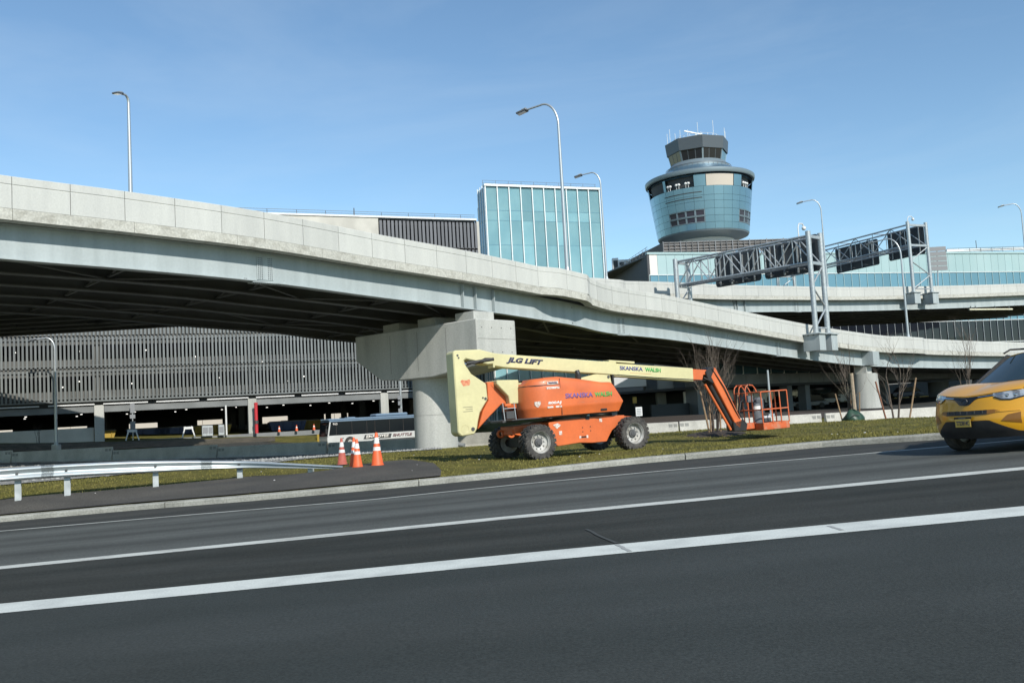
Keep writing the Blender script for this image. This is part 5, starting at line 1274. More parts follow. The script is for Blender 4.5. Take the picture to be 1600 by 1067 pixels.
pr('mid_boom', [(1.7, 2.65), (4.76, 2.35), (4.74, 1.925), (1.7, 2.25)], -.17, .15, 'cream', bevel=.015); bm2 = [o for o in LF_.children if o.name.startswith('mid_boom')][0]
pr('boom_collar', [(1.55, 2.755), (2.5, 2.665), (2.5, 2.60), (1.55, 2.70)], -.19, .17, 'cream', bevel=.01)
fly = pr('fly_boom', [(4.70, 2.33), (5.45, 2.26), (5.45, 2.1), (5.18, 2.12), (5.12, 1.95), (4.70, 1.955)], -.14, .12, 'orange', bevel=.012)
txt('lettering', 'JLG LIFT', -1.99, -.204, 2.80, 1.22, .20, 'navy', bm1, rad(-6.6), shear=.28, bold=.06)
txt('lettering', 'SKANSKA', 1.93, -.174, 2.43, .86, .125, 'blue_ink', bm2, rad(-5.4), bold=.03); txt('lettering', 'WALSH', 2.87, -.174, 2.335, .60, .130, 'green_ink', bm2, rad(-5.6), bold=.045)
b = MB(); b.bar((2.3, -.172, 2.32), (3.1, -.172, 2.243), .004, .008); obj('small_print', b, M['orange_dirty'], bm2)
lt_('lift_cylinder', [(-3.28, -.24, 2.86), (-2.42, -.24, 2.945)], .065, 'black'); lt_('cylinder_rod', [(-3.34, -.24, 2.84), (-2.9, -.24, 2.89)], .04, 'chrome'); lt_('hose', [(-3.3, -.27, 2.78), (-3.0, -.3, 2.86), (-2.7, -.28, 2.98), (-2.45, -.27, 2.97)], .016, 'black')
lb('cylinder_plate', -2.45, -2.39, -.27, .1, 2.70, 3.10, 'cream')
pr('lower_arm', [(-1.9, 2.22), (.55, 2.26), (1.42, 2.42), (1.56, 2.34), (1.62, 1.95), (.6, 1.98), (-1.9, 1.95)], -.16, .14, 'cream')
b = MB(); b.lathe([(0, -.18), (.045, -.18), (.045, -.15)], 12, (1.50, 0, 2.24), 'y'); obj('pin', b, M['steel'], LF_); lb('link_plate', 1.62, 1.68, -.2, .15, 1.9, 2.30, 'black')
lt_('hose', [(1.7, -.185, 2.30), (3.2, -.187, 2.13), (4.7, -.187, 1.985), (5.2, -.19, 1.93)], .011, 'black')
b = MB(); ol = [(-1.815, -.5), (-1.775, -.75), (-1.685, -.93), (-1.545, -1.065), (-1.36, -1.138), (-1.2, -1.153), (-.83, -1.154)]; b.sweep([[(x, y, 2.075), (x, y, 2.09), (x + .02, y + .02, 2.09), (x + .02, y + .02, 2.075)] for x, y in ol], close=True); obj('hood_seam', b, M['steel'], hc)
b = MB(); b.box(1.0, 1.1, -1.01, -.95, 1.2, 1.3); obj('work_lamp', b, M['black'], LF_)
# jib
jp0, jp1 = Vector((5.56, 0, 2.22)), Vector((6.52, 0, .36))
jib = pr('jib', [(5.44, 2.02), (5.64, 2.34), (6.03, 1.62), (6.54, .52), (6.44, .28), (6.28, .40)], -.20, -.02, 'orange')
lt_('jib_cylinder', [(5.40, -.02, 1.92), (6.26, -.02, .36)], .10, 'black'); lt_('jib_link', [(5.22, -.12, 1.80), (6.10, -.12, .26)], .045, 'orange')
pr('jib_head', [(5.24, 2.20), (5.40, 2.34), (5.56, 2.36), (5.70, 2.10), (5.62, 1.86), (5.44, 1.78), (5.32, 1.92)], -.19, .16, 'black', bevel=.02)
lt_('hose', [(5.16, -.17, 2.02), (5.3, -.26, 1.92), (5.46, -.22, 1.84)], .02, 'black'); lt_('hose', [(5.5, -.2, 2.3), (5.9, -.24, 1.66), (6.3, -.22, .86), (6.45, -.2, .6)], .018, 'black')
for t in (.60, .83):
    q = jp0.lerp(jp1, t); b = MB(); b.bar(q + Vector((-.20, -.11, -.09)), q + Vector((.13, -.11, .07)), .19, .04, (0, 1, 0)); obj('jib_clamp', b, M['black'], jib)
pr('rotator', [(6.18, .50), (6.62, .56), (6.78, .40), (6.70, .17), (6.2, .2)], -.2, .2, 'black', bevel=.02)
lb('platform_mount', 6.6, 7.2, -.12, .3, .22, .42, 'orange_dirty')
# basket
x0, x1, y0, y1 = 7.16, 8.30, -.52, .78
tray = MB()
for (a, c, e, g_) in ((x0, x1, y0, y0 + .02), (x0, x1, y1 - .02, y1), (x0, x0 + .02, y0 + .02, y1 - .02), (x1 - .02, x1, y0 + .02, y1 - .02)): tray.box(a, c, e, g_, .19, .40)
tray.box(x0, x1, y0, y1, .16, .19)
bk = obj('basket_tray', tray, M['orange_dirty'], LF_, bevel=.008)
put('basket_logo', textmesh('basket_logo', 'JLG', .45, .13, M['white_ink'], .25, .03), bk, Matrix.Translation((x0 - .004, .62, .24)) @ Matrix.Rotation(-math.pi/2, 4, 'Z'))
def rl(name, pts, r=.022): return lt_(name, pts, r, 'orange_dirty', None, 8)
for z in (1.42, .83):
    rl('basket_rail', [(x0, y0, z), (x1, y0, z)]); rl('basket_rail', [(x0, y1, z), (x1, y1, z)]); rl('basket_rail', [(x0, y0, z), (x0, y1, z)]); rl('basket_rail', [(x1, y0, z), (x1, y1, z)])
for (x, y) in ((x0, y0), (x1, y0), (x1, y1), (x0, y1), (x0 + .42, y0), (x0 + .8, y0), (x0, y0 + .45), (x0, y0 + .9), (x1, y0 + .6), (x0 + .55, y1)): rl('rail_post', [(x, y, .36), (x, y, 1.42)])
for y in (.18, .50, .74):
    rl('guard_hoop', [(x0 - .02, y, 1.0), (x0 - .04, y, 1.5), (x0, y, 1.62), (x0 + .10, y, 1.69), (x0 + .30, y, 1.67), (x0 + .40, y, 1.55), (x0 + .38, y - .1, 1.42)], .02)
rl('guard_bar', [(x0 + .12, .10, 1.69), (x0 + .12, .80, 1.69)])
cn = lb('control_console', x0 - .02, x0 + .26, .14, .62, 1.10, 1.32, 'tarpgrey'); lb('console_screen', x0 + .02, x0 + .2, .2, .55, 1.32, 1.34, 'black', cn)
b = MB(); b.lathe([(0, .2), (.15, .2), (.15, .70), (.12, .76), (.12, 1.02), (.07, 1.08), (0, 1.08)], 20, (x0 + .28, .05, 0)); gt_ = obj('gas_bottle', b, M['tarpgrey'], LF_, smooth=40)
b = MB(); b.lathe([(.122, .80), (.127, .80), (.127, .96), (.122, .96)], 20, (x0 + .28, .05, 0)); obj('band', b, M['white_ink'], gt_, smooth=40)
lb('toolbox', x0 + .62, x0 + .92, .1, .45, .2, .52, 'dark2'); lb('tool_lid', x0 + .62, x0 + .92, .1, .45, .525, .60, 'carwhite'); lb('clothing_bundle', x0 + .6, x0 + .9, .3, .6, .62, 1.25, 'tarpgrey', None, .08)
lt_('hose', [(x0, .3, 1.2), (x0 - .25, .2, 1.15), (x0 - .4, .15, .8), (x0 - .3, .1, .5)], .02, 'black')

# ================================================================== TAXI
tf = Vector((-math.cos(rad(26.5)), -math.sin(rad(26.5)), 0)); tf.z = tf.x * GR; tf.normalize()
tlft = Vector((-GR, 0, 1)).cross(tf).normalized(); tup = tf.cross(tlft)
wc = on_road(1505, 703)
TO = wc + tf * .90 + tlft * .80 + tup * .06
TX = thing('yellow_taxi', 'yellow taxi car coming into frame at the right edge', 'taxi', M=frame(TO, tf, tlft, tup))
def xs(y, z):
    a = abs(y) / .92
    return -.36 * a ** 2.4 - .06 * a - float(np.interp(z, [.2, .35, .5, .62, .75, .90, 1.0], [.12, .03, 0, .01, .05, .09, .15]))
def patch(name, ys, zlo, zhi, m, proud, parent=None, nz=6, th=.05, smooth=40, bevel=0):
    F = []; Bk = []
    for y in ys:
        a, c = zlo(y), zhi(y)
        col = [(xs(y, a + (c - a) * k / nz) + proud, y, a + (c - a) * k / nz) for k in range(nz + 1)]
        F.append(col + [(p[0] - th, p[1], p[2]) for p in reversed(col)])
    b = MB(); b.sweep(F, close=True); return obj(name, b, M[m], parent or TX, smooth=smooth, bevel=bevel)
lin = lambda a, c, n: [a + (c - a) * i / n for i in range(n + 1)]
hz = lambda y: .955 + .055 * min(1, abs(y) / .75) ** 1.5
patch('bumper', lin(-.93, .93, 44), lambda y: .30, hz, 'taxi', 0, nz=10, th=.22)
bl_top = lambda y: float(np.interp(abs(y), [0, .42, .78, .86], [.525, .525, .315, .30]))
bb = patch('lower_bumper', lin(-.86, .86, 36), lambda y: .205 + .02 * abs(y), bl_top, 'black', .012)
gs_lo = lambda y: float(np.interp(abs(y), [0, .10, .20, .25, .6], [.79, .80, .885, .905, .935])); gs_hi = lambda y: hz(y) - .022
gr = patch('upper_grille', lin(-.50, .50, 44), gs_lo, gs_hi, 'blackgloss', .008)
b = MB()
for (r_, a_) in ((.055, 0),):
    b.tube([(xs(0, .87) + .03, .075 * math.cos(w), .865 + .05 * math.sin(w)) for w in lin(0, 2 * math.pi, 24)], .006, 6)
obj('emblem', b, M['steel'], gr, smooth=40)
for s in (-1, 1):
    patch('grille_trim', [s * y for y in lin(.24, .62, 12)], lambda y: hz(y) - .048 - .0 * abs(y), lambda y: hz(y) - .034, 'chrome', .014, gr, nz=2)
    hl = patch('headlight', [s * y for y in lin(.47, .915, 16)], lambda y: float(np.interp(abs(y), [.47, .60, .72, .915], [.93, .865, .855, .905])), lambda y: hz(y) - .012 + .012 * (abs(y) - .47), 'lampglass', .012)
    patch('headlight_rim', [s * y for y in lin(.50, .90, 16)], lambda y: float(np.interp(abs(y), [.47, .60, .72, .915], [.918, .85, .838, .89])), lambda y: float(np.interp(abs(y), [.47, .60, .72, .915], [.93, .865, .855, .905])) + .004, 'blackgloss', .016, hl, nz=2)
    for y in (.66, .76): b = MB(); b.lathe([(0, .06), (.030, .05), (.036, .0)], 14, (xs(y, .91) - .035, s * y, .915), 'x'); obj('headlight_lens', b, M['chrome'], hl, smooth=40)
    patch('fog_pocket', [s * y for y in lin(.60, .84, 8)], lambda y: float(np.interp(abs(y), [.6, .84], [.50, .44])), lambda y: float(np.interp(abs(y), [.6, .68, .84], [.51, .60, .63])), 'amber', .006)
    patch('cheek_crease', [s * y for y in lin(.52, .84, 10)], lambda y: .655, lambda y: .665, 'taxi', .014, nz=2)
    patch('intake_end', [s * y for y in lin(.40, .60, 8)], lambda y: float(np.interp(abs(y), [.4, .6], [.625, .655])), lambda y: float(np.interp(abs(y), [.4, .5, .6], [.70, .70, .662])), 'amber', .008)
ig = patch('intake_grille', lin(-.40, .40, 24), lambda y: .625, lambda y: .70, 'black', .008)
for k in range(6): y = -.33 + .132 * k; lb_ = MB(); lb_.box(xs(y, .66) + .002, xs(y, .66) + .014, y - .008, y + .008, .63, .695); obj('grille_bar', lb_, M['steel'], ig)
pl = MB(); pl.box(.028, .036, -.155, .155, .425, .565); pl = obj('licence_plate', pl, M['plate'], TX, bevel=.004)
q = MB(); q.box(.018, .03, -.17, .17, .56, .60); fr = obj('plate_frame', q, M['black'], TX)
RZ = Matrix.Rotation(math.pi/2, 4, 'Z')
put('plate_number', textmesh('plate_number', 'T723814C', .25, .075, M['navy'], 0, .02), pl, Matrix.Translation((.0375, -.125, .455)) @ RZ); q = MB(); q.box(.0305, .032, -.075, .06, .574, .586); obj('frame_strip', q, M['sign_face'], fr)
# hood
b = MB(); secs = []
for i in range(15):
    t = i / 14; sec_ = []
    for j in range(25):
        v = -1 + 2 * j / 24; yh = .84 * v
        xa = xs(yh, .98) + .02; xb = -1.12 + .10 * (v * v)
        x = xa + (xb - xa) * t; z = hz(yh) - .004 + (1.135 - .955) * (1 - (1 - t) ** 1.7) - .055 * (abs(v) ** 2.5) * t + .018 * math.sin(math.pi * min(1, abs(v) / .8)) * math.sin(math.pi * t)
        sec_.append((x, yh, z))
    secs.append(sec_)
b.sweep(secs); b.sweep([[(p[0], p[1], p[2] - .03) for p in s_] for s_ in (secs[0], secs[-1])]); hd = obj('hood', b, M['taxi'], TX, smooth=50)
# fenders, doors and sides
def side(name, xa, xb, m, n=10, zb=.30):
    for s in (-1, 1):
        b = MB(); secs = []
        for i in range(n + 1):
            x = xa + (xb - xa) * i / n; f = max(0, (-.40 - x) / .7) if x > -1.1 else 1; f = min(1, f)
            belt = 1.0 + .085 * f + (.04 * (-x - 1.1) / 3.4 if x < -1.1 else 0); yb = .905 + .02 * min(1, f * 1.4) - (.06 * max(0, (-x - 3.8)) if x < -3.8 else 0)
            col = [(x, s * (yb - .04), zb), (x, s * yb, zb + .12), (x, s * (yb + .005), .62), (x, s * (yb - .005), .85), (x, s * (yb - .03), belt - .06), (x, s * (yb - .085), belt)]
            secs.append(col + [(p[0], p[1] - s * .1, p[2]) for p in reversed(col)])
        b.sweep(secs, close=True); obj(name, b, M[m], TX, smooth=45)
side('fender', -.62, -1.28, 'taxi'); side('front_door', -1.29, -2.32, 'taxi', 6); side('rear_door', -2.33, -3.2, 'taxi', 6); side('rear_quarter', -3.21, -4.5, 'taxi', 8)
for s in (-1, 1):
    b = MB(); b.box(-3.3, -1.2, min(s*.86, s*.93), max(s*.86, s*.93), .20, .36); obj('sill_cladding', b, M['black'], TX, bevel=.02)
b = MB(); b.box(-4.45, -.62, -.80, .80, .20, .34); obj('underbody', b, M['black'], TX)
b = MB(); b.box(-1.05, -.62, -.74, .74, .34, .9); obj('engine_bay', b, M['black'], TX)
# greenhouse
def gh(x):   # roof height and half width along the car
    return np.interp(x, [-4.45, -4.2, -3.6, -2.8, -2.2, -1.08], [1.20, 1.52, 1.66, 1.70, 1.645, 1.12]), np.interp(x, [-4.45, -3.6, -2.6, -1.95, -1.08], [.60, .62, .645, .63, .74])
b = MB(); secs = []
for x in lin(-2.2, -4.15, 14):
    z, w = gh(x); secs.append([(x, w * math.sin(a), z - .06 * (1 - math.cos(a)) - .05 * abs(math.sin(a)) ** 4) for a in lin(-1.5, 1.5, 14)])
b.sweep([s_ + [(p[0], p[1], p[2] - .03) for p in reversed(s_)] for s_ in secs], close=True); obj('roof', b, M['taxi'], TX, smooth=50)
def glassq(name, A, Bq, n=8, parent=None, m='taxi_glass'):
    b = MB(); secs = [[Vector(a).lerp(Vector(c), k / n) for k in range(n + 1)] for a, c in zip(A, Bq)]
    b.sweep([s_ + [p - Vector((0, 0, .012)) for p in reversed(s_)] for s_ in secs], close=True); return obj(name, b, M[m], parent or TX, smooth=50)
wb = [(-1.26 + .14 * (v * v) * -1, .76 * v, 1.115 - .02 * v * v) for v in lin(-1, 1, 10)]; wtp = [(-2.18 - .10 * v * v, .60 * v, 1.635 - .03 * v * v) for v in lin(-1, 1, 10)]
ws = glassq('windshield', wb, wtp); cl = MB(); cl.box(-1.34, -1.06, -.76, .76, 1.085, 1.112); obj('cowl', cl, M['black'], TX, bevel=.01)
for s in (-1, 1):
    b = MB(); b.bar((-1.40, s * .785, 1.09), (-2.28, s * .625, 1.615), .04, .05); obj('a_pillar', b, M['black'], TX, bevel=.01)
    for (xa, xb_) in ((-1.75, -2.28), (-2.36, -3.15), (-3.24, -3.95)):
        A = [(xa, s * .80, 1.10), (xb_, s * .80, 1.12)]; Tq = [(max(xa, -1.4) if False else min(xa, -2.2) if xa > -2.2 else xa, s * .655, 1.58), (xb_, s * .66, 1.60)]
        b = MB(); b.prism([A[0], A[1], Tq[1], Tq[0]], (0, -s * .01, 0)); obj('side_window', b, M['taxi_glass'], TX)
    for x in (-2.32, -3.2): b = MB(); b.bar((x, s * .79, 1.1), (x, s * .65, 1.62), .08, .05); obj('pillar', b, M['black'], TX)
    b = MB(); b.lathe([(0, -.08), (.06, -.07), (.10, -.02), (.11, .06), (0, .06)], 14, (-1.78, s * .97, 1.10), 'x'); b.bar((-1.78, s * .82, 1.07), (-1.78, s * .95, 1.09), .06, .05); obj('door_mirror', b, M['black'], TX, smooth=40)
    for x in (-2.2, -3.05): b = MB(); b.box(x - .09, x + .09, min(s*.925, s*.945), max(s*.925, s*.945), .90, .925); obj('door_handle', b, M['taxi'], TX, bevel=.006)
b = MB(); b.prism([(-4.15, -.58, 1.52), (-4.15, .58, 1.52), (-4.48, .70, 1.12), (-4.48, -.70, 1.12)], (-.01, 0, -.01)); obj('rear_window', b, M['taxi_glass'], TX)
b = MB(); b.box(-4.55, -4.44, -.84, .84, .32, 1.12); obj('tailgate', b, M['taxi'], TX, bevel=.04)
b = MB(); b.prism([(-1.36, -.05, 1.145), (-1.26, .02, 1.135), (-1.30, .62, 1.13), (-1.33, .62, 1.14)], (0, 0, .012)); obj('wiper', b, M['black'], ws)
b = MB(); b.box(-2.95, -2.6, -.42, .42, 1.70, 1.86); obj('roof_light', b, M['white_ink'], TX, bevel=.02)
for s in (-1, 1): b = MB(); b.tube([(-2.1, s * .57, 1.66), (-2.3, s * .575, 1.72), (-3.7, s * .56, 1.70), (-3.85, s * .55, 1.64)], .018, 8); obj('roof_bar', b, M['black'], TX)
b = MB(); b.lathe([(.22, -.10), (.34, -.115), (.365, -.09), (.37, 0), (.365, .09), (.34, .115), (.22, .10)], 40, axis='y'); tyw = b.mesh('wheel', M['tyre'], 40)
b = MB(); b.lathe([(0, -.10), (.05, -.10), (.07, -.07), (.21, -.09), (.235, -.10), (.235, .05), (0, .05)], 30, axis='y')
for k in range(10): w = 2*math.pi*k/10; b.bar((.05*math.cos(w), -.10, .05*math.sin(w)), (.22*math.cos(w), -.105, .22*math.sin(w)), .04, .02, (0, 1, 0))
rmw = b.mesh('rim', M['galv'], 40)
for (x, s) in ((-.93, -1), (-.93, 1), (-3.56, -1), (-3.56, 1)):
    b = MB(); b.lathe([(.37, -.01), (.415, -.012), (.42, .03), (.37, .03)], 24, (x, 0, .32), 'y', 0, math.pi); o = obj('wheel_arch', b, M['black'], TX); 
    for v in o.data.vertices: v.co.y = s * (.935 + (v.co.y * -1))
    b = MB(); b.lathe([(0, 0), (.38, 0)], 24, (x, s * .932, .32), 'y', 0, math.pi); obj('well_shade', b, M['black'], TX)  # flat black half-disc paints the dark of the wheel opening
    w_ = put('wheel', tyw, TX, Matrix.Translation((x, s * (.835 if True else 0), .305)) @ Matrix.Rotation(0 if s < 0 else math.pi, 4, 'Z')); put('rim', rmw, w_)

# ================================================================== SHUTTLE BUS
bq = at(512, 700.5, 94); be = at(655, 690, 99.5)
bx = Vector((be.x - bq.x, be.y - bq.y, 0)).normalized(); by = Vector((-bx.y, bx.x, 0)); bz0 = bq.z
BUS = thing('shuttle_bus', 'white and grey employee shuttle bus passing behind the barrier', 'bus', M=frame(Vector((bq.x, bq.y, bz0)), bx, by, up))
def bs_(name, x0, x1, y0, y1, z0, z1, m, parent=None, bevel=.03): b = MB(); b.box(x0, x1, y0, y1, z0, z1); return obj(name, b, M[m], parent or BUS, bevel=bevel)
BLn = 11.6
bd_ = MB(); bd_.prism([(.10, 0, .30), (.0, 0, .75), (.05, 0, 1.25), (BLn, 0, 1.25), (BLn, 0, .30)], (0, 2.5, 0)); bdo = obj('body', bd_, M['bus_white'], BUS, bevel=.04)
bs_('glazing_core', .22, BLn - .05, .06, 2.44, 1.25, 2.62, 'bus_glass', None, 0)
xp = [1.0, 2.7, 4.35, 5.25, 6.9, 8.5, 10.0, 11.4]
for a, c in zip(xp[:-1], xp[1:]): bs_('window', a + .05, c - .05, .02, .06, 1.30, 2.45, 'bus_glass', None, .01)
for a in xp: bs_('window_post', a - .035, a + .035, .01, .065, 1.27, 2.55, 'black', None, 0)
b = MB(); b.prism([(.05, .12, 1.22), (.30, .12, 2.60), (.27, .12, 2.62), (.0, .12, 1.22)], (0, 2.26, 0)); obj('windscreen', b, M['bus_glass'], BUS)
b = MB(); b.bar((.10, .02, 1.15), (.36, .02, 2.62), .09, .12); obj('front_post', b, M['bus_white'], BUS)
bs_('upper_band', .30, BLn, 0, 2.5, 2.62, 2.76, 'bus_roof'); rfb = bs_('roof', .22, BLn, .05, 2.45, 2.76, 2.95, 'bus_roof', None, .08); bs_('air_conditioner', 5.6, 9.3, .4, 2.1, 2.95, 3.25, 'bus_roof', None, .12)
bs_('roof_vent', 2.6, 3.5, .9, 1.6, 2.95, 3.05, 'bus_roof')
bs_('dark_skirt', 4.9, BLn, -.012, .02, .30, .58, 'dark2', None, 0)
b = MB(); b.lathe([(0, 0), (.60, 0), (.60, -.02), (0, -.02)], 28, (2.45, 0, .46), 'y'); obj('wheel_arch', b, M['black'], BUS)
for x in (2.45, 10.4):
    for y in (-.03, 2.3):
        b = MB(); b.lathe([(.28, -.0), (.46, -.02), (.49, .04), (.49, .24), (.28, .24)], 28, (x, y, .49), 'y'); w_ = obj('wheel', b, M['tyre'], BUS, smooth=40); b = MB(); b.lathe([(0, -.01), (.12, -.03), (.27, -.0), (.28, .03)], 24, (x, y, .49), 'y'); obj('rim', b, M['rim'], w_, smooth=40)
b = MB(); b.prism([(3.9, -.012, .68), (4.1, -.012, 1.12), (7.12, -.012, 1.12), (6.97, -.012, .68)], (0, .02, 0)); bl_ = obj('dark_stripe', b, M['dark2'], BUS)
put('lettering', textmesh('lettering', 'EMPLOYEE', 2.62, .30, M['white_ink'], .25, .04), bl_, Matrix.Translation((4.18, -.016, .77)))
put('lettering', textmesh('lettering', 'SHUTTLE', 2.3, .30, M['maroon'], .25, .04), bdo, Matrix.Translation((7.2, -.016, .77)))
put('fleet_number', textmesh('fleet_number', '965', .5, .22, M['white_ink'], 0, .01), BUS, Matrix.Translation((.65, .005, 2.30)))
bs_('side_lamp', 1.55, 1.78, -.01, .01, .88, .95, 'black', None, 0); b = MB(); b.tube([(.15, -.05, 2.3), (-.15, -.25, 2.25), (-.18, -.28, 1.9)], .03, 6); b.box(-.28, -.1, -.4, -.2, 1.45, 1.95); obj('mirror', b, M['black'], BUS)
bs_('bumper', -.05, .2, .05, 2.45, .30, .55, 'dark2'); bs_('trim_strip', .9, 1.7, -.012, .01, .36, .44, 'chrome', None, 0)

# ================================================================== TREES, STAKES
def bare_tree(label, base, height, spread, seed, nstem=3, name='bare_tree', up_=.75, thick=.045, group='young bare trees on the verge', twigs=.66):
    R = random.Random(seed); T = thing(name, label, 'tree', tuple(base), group=group)
    st = MB(); tw = MB()
    def grow(p, d, L, r, depth):
        n = 4; pts = [p]; q = p.copy(); dd = d.copy()
        for i in range(n):
            gs_ = .06 if depth == 0 else .14; dd = (dd + Vector((R.gauss(0, gs_), R.gauss(0, gs_), R.gauss(0, .05) + .05 * up_))).normalized(); q = q + dd * (L / n); pts.append(q.copy())
        rs = [r * (1 - .55 * i / n) for i in range(n + 1)]
        (st if depth < 1 else tw).tube(pts, rs, 6 if depth < 1 else (5 if depth < 2 else 3), cap=False)
        if depth >= 4 or r < .0035: return
        k = int((R.choice((6, 7, 8)) if depth == 0 else R.choice((3, 4, 5)) if depth < 3 else 2) * twigs)
        for i in range(k):
            t = R.uniform(.22 if depth else .18, 1.0); j = min(n - 1, int(t * n)); s = pts[j].lerp(pts[j+1], t * n - j)
            a = R.uniform(0, 6.28); out = Vector((math.cos(a), math.sin(a), 0)); nd = (dd * (1.0 * up_) + out * spread * R.uniform(.35, .95) + Vector((0, 0, .35))).normalized()
            grow(s, nd, L * R.uniform(.42, .68), r * (1 - .55 * t) * R.uniform(.5, .7), depth + 1)
        grow(pts[-1], dd, L * .55, rs[-1], depth + 1)
    for s in range(nstem):
        a = R.uniform(0, 6.28); grow(Vector((math.cos(a) * .10, math.sin(a) * .10, -.05)), Vector((math.cos(a) * .12 * spread, math.sin(a) * .12 * spread, 1)).normalized(), height * .58, thick * R.uniform(.7, 1.1), 0)
    obj('trunk', st, M['bark'], T, smooth=60); obj('crown', tw, M['twig'], T, smooth=60); return T
def mound(label, c, rx, ry, h):
    b = MB(); n = 28
    for k in range(6):
        t = k / 5
        for i in range(n):
            a = 2 * math.pi * i / n; rr = (1 - t) * (1 + .12 * mnoise.noise(Vector((math.cos(a) * 2 + c.x, math.sin(a) * 2, t * 3))))
            x, y = c.x + rx * rr * math.cos(a), c.y + ry * rr * math.sin(a)
            b.v.append((x, y, terr(x, y) + h * (1 - (1 - t) ** 2) + .03 * mnoise.noise(Vector((x * 4, y * 4, 0))) - .02))
    for k in range(5):
        for i in range(n): b.f.append((k*n + i, k*n + (i+1) % n, (k+1)*n + (i+1) % n, (k+1)*n + i))
    o = struct('mulch_mound', b, M['mulch'], smooth=60); o['label'] = label
def stake(label, p0, p1, r, m='stake'):
    d = p1 - p0; b = MB(); b.tube([p0 - d.normalized() * .3, p0.lerp(p1, .5), p1], [r, r, r * .95], 8); return tag(obj('tree_stake', b, M[m], smooth=40), label, 'stake', 'support stakes around the young trees')
def st_px(label, b_, t_, Y, r=.035, m='stake', dY=0):
    p0 = at(b_[0], b_[1], Y); p0.z = terr(p0.x, p0.y); stake(label, p0, at(t_[0], t_[1], Y + dY), r, m)
g1 = tg(1118, 678.5); mound('dark mulch mound under the young tree by the basket', g1, 1.15, 1.3, .13)
bare_tree('bushy bare tree behind the orange jib of the lift', g1, at(1115, 528, g1.y).z - g1.z, .62, 5, 6, thick=.035, twigs=.95)
st_px('leaning pale stake left of the tree behind the jib', (1109, 676), (1094, 611), g1.y - .3, .035); st_px('short pale stake close against the tree behind the jib', (1111, 675), (1108, 626), g1.y - .2, .028); st_px('pale stake right beside the stems behind the jib', (1126, 674), (1125, 636), g1.y - .3, .03)
st_px('pale stake seen between the jib and the basket', (1149, 660), (1153, 614), g1.y + .8, .03); st_px('thin stake in front of the barrier, left of the jib foot', (1135.5, 673), (1136, 655), g1.y + .3, .025)
g2 = at(1331, 658, 46); g2.z = terr(g2.x, g2.y)
bare_tree('slender bare tree left of the round column', g2 + Vector((.1, .3, 0)), at(1322, 540, g2.y).z - g2.z, .5, 11, 3, thick=.04)
st_px('thick wrapped trunk post standing in the green watering bag', (1337, 656), (1330, 583), g2.y, .10, 'cloth'); st_px('short bent stump of the wrapped post', (1330, 583), (1326, 578), g2.y, .085, 'cloth') if False else None
st_px('dark leaning stake left of the green watering bag', (1317, 662), (1305, 615), g2.y, .035); st_px('thin pale stake behind the green watering bag', (1330, 657), (1328, 612), g2.y + .4, .035); st_px('thin grey stake right of the green watering bag', (1343, 656), (1343, 613), g2.y + .2, .03)
T = thing('watering_bag', 'green watering bag slumped round the wrapped post', 'watering bag', tuple(g2 + Vector((0, -.25, 0))))
b = MB(); n = 20; prof = [(.42, 0), (.46, .08), (.43, .22), (.34, .38), (.24, .50), (.15, .56), (.1, .54)]
for (r, z) in prof:
    for i in range(n): a = 2*math.pi*i/n; rr = r * (1 + .13 * math.sin(a * 3 + z * 6) + .06 * math.sin(a * 7)); b.v.append((rr * math.cos(a) * 1.15, rr * math.sin(a) * .9, z * (1 + .12 * math.sin(a * 2))))
for k in range(len(prof) - 1):
    for i in range(n): b.f.append((k*n+i, k*n+(i+1)%n, (k+1)*n+(i+1)%n, (k+1)*n+i))
obj('bag', b, M['bag'], T, smooth=60); b = MB(); b.tube([(-.3, -.35, .2), (-.1, -.42, .34), (.2, -.36, .3)], .018, 6); obj('strap', b, M['black'], T)
g3 = at(1400, 657, 46); g3.z = terr(g3.x, g3.y); mound('dark mulch mound under the tree left of the taxi', g3, 1.5, 1.5, .16)
bare_tree('spreading bare tree between two leaning stakes', g3, at(1396, 532, g3.y).z - g3.z, .95, 23, 2, thick=.05)
st_px('reddish stake leaning left in front of the round column', (1385, 656), (1368, 596), g3.y - .4, .045, 'stake_red'); st_px('reddish brown stake leaning right beside the spreading tree', (1421, 655), (1431, 590), g3.y - .3, .045)
g4 = at(1518, 652, 47); g4.z = terr(g4.x, g4.y)
bare_tree('upright bare tree rising behind the taxi hood', g4, at(1517, 508, g4.y).z - g4.z, .50, 31, 3, thick=.045)
g5 = tg(60, 705); g5 = at(60, 699, g5.y + 3); g5.z = terr(g5.x, g5.y)
bare_tree('small leafless shrub in front of the low garage wall', g5, 2.0, .7, 41, 4, name='bare_shrub', thick=.025, group='')

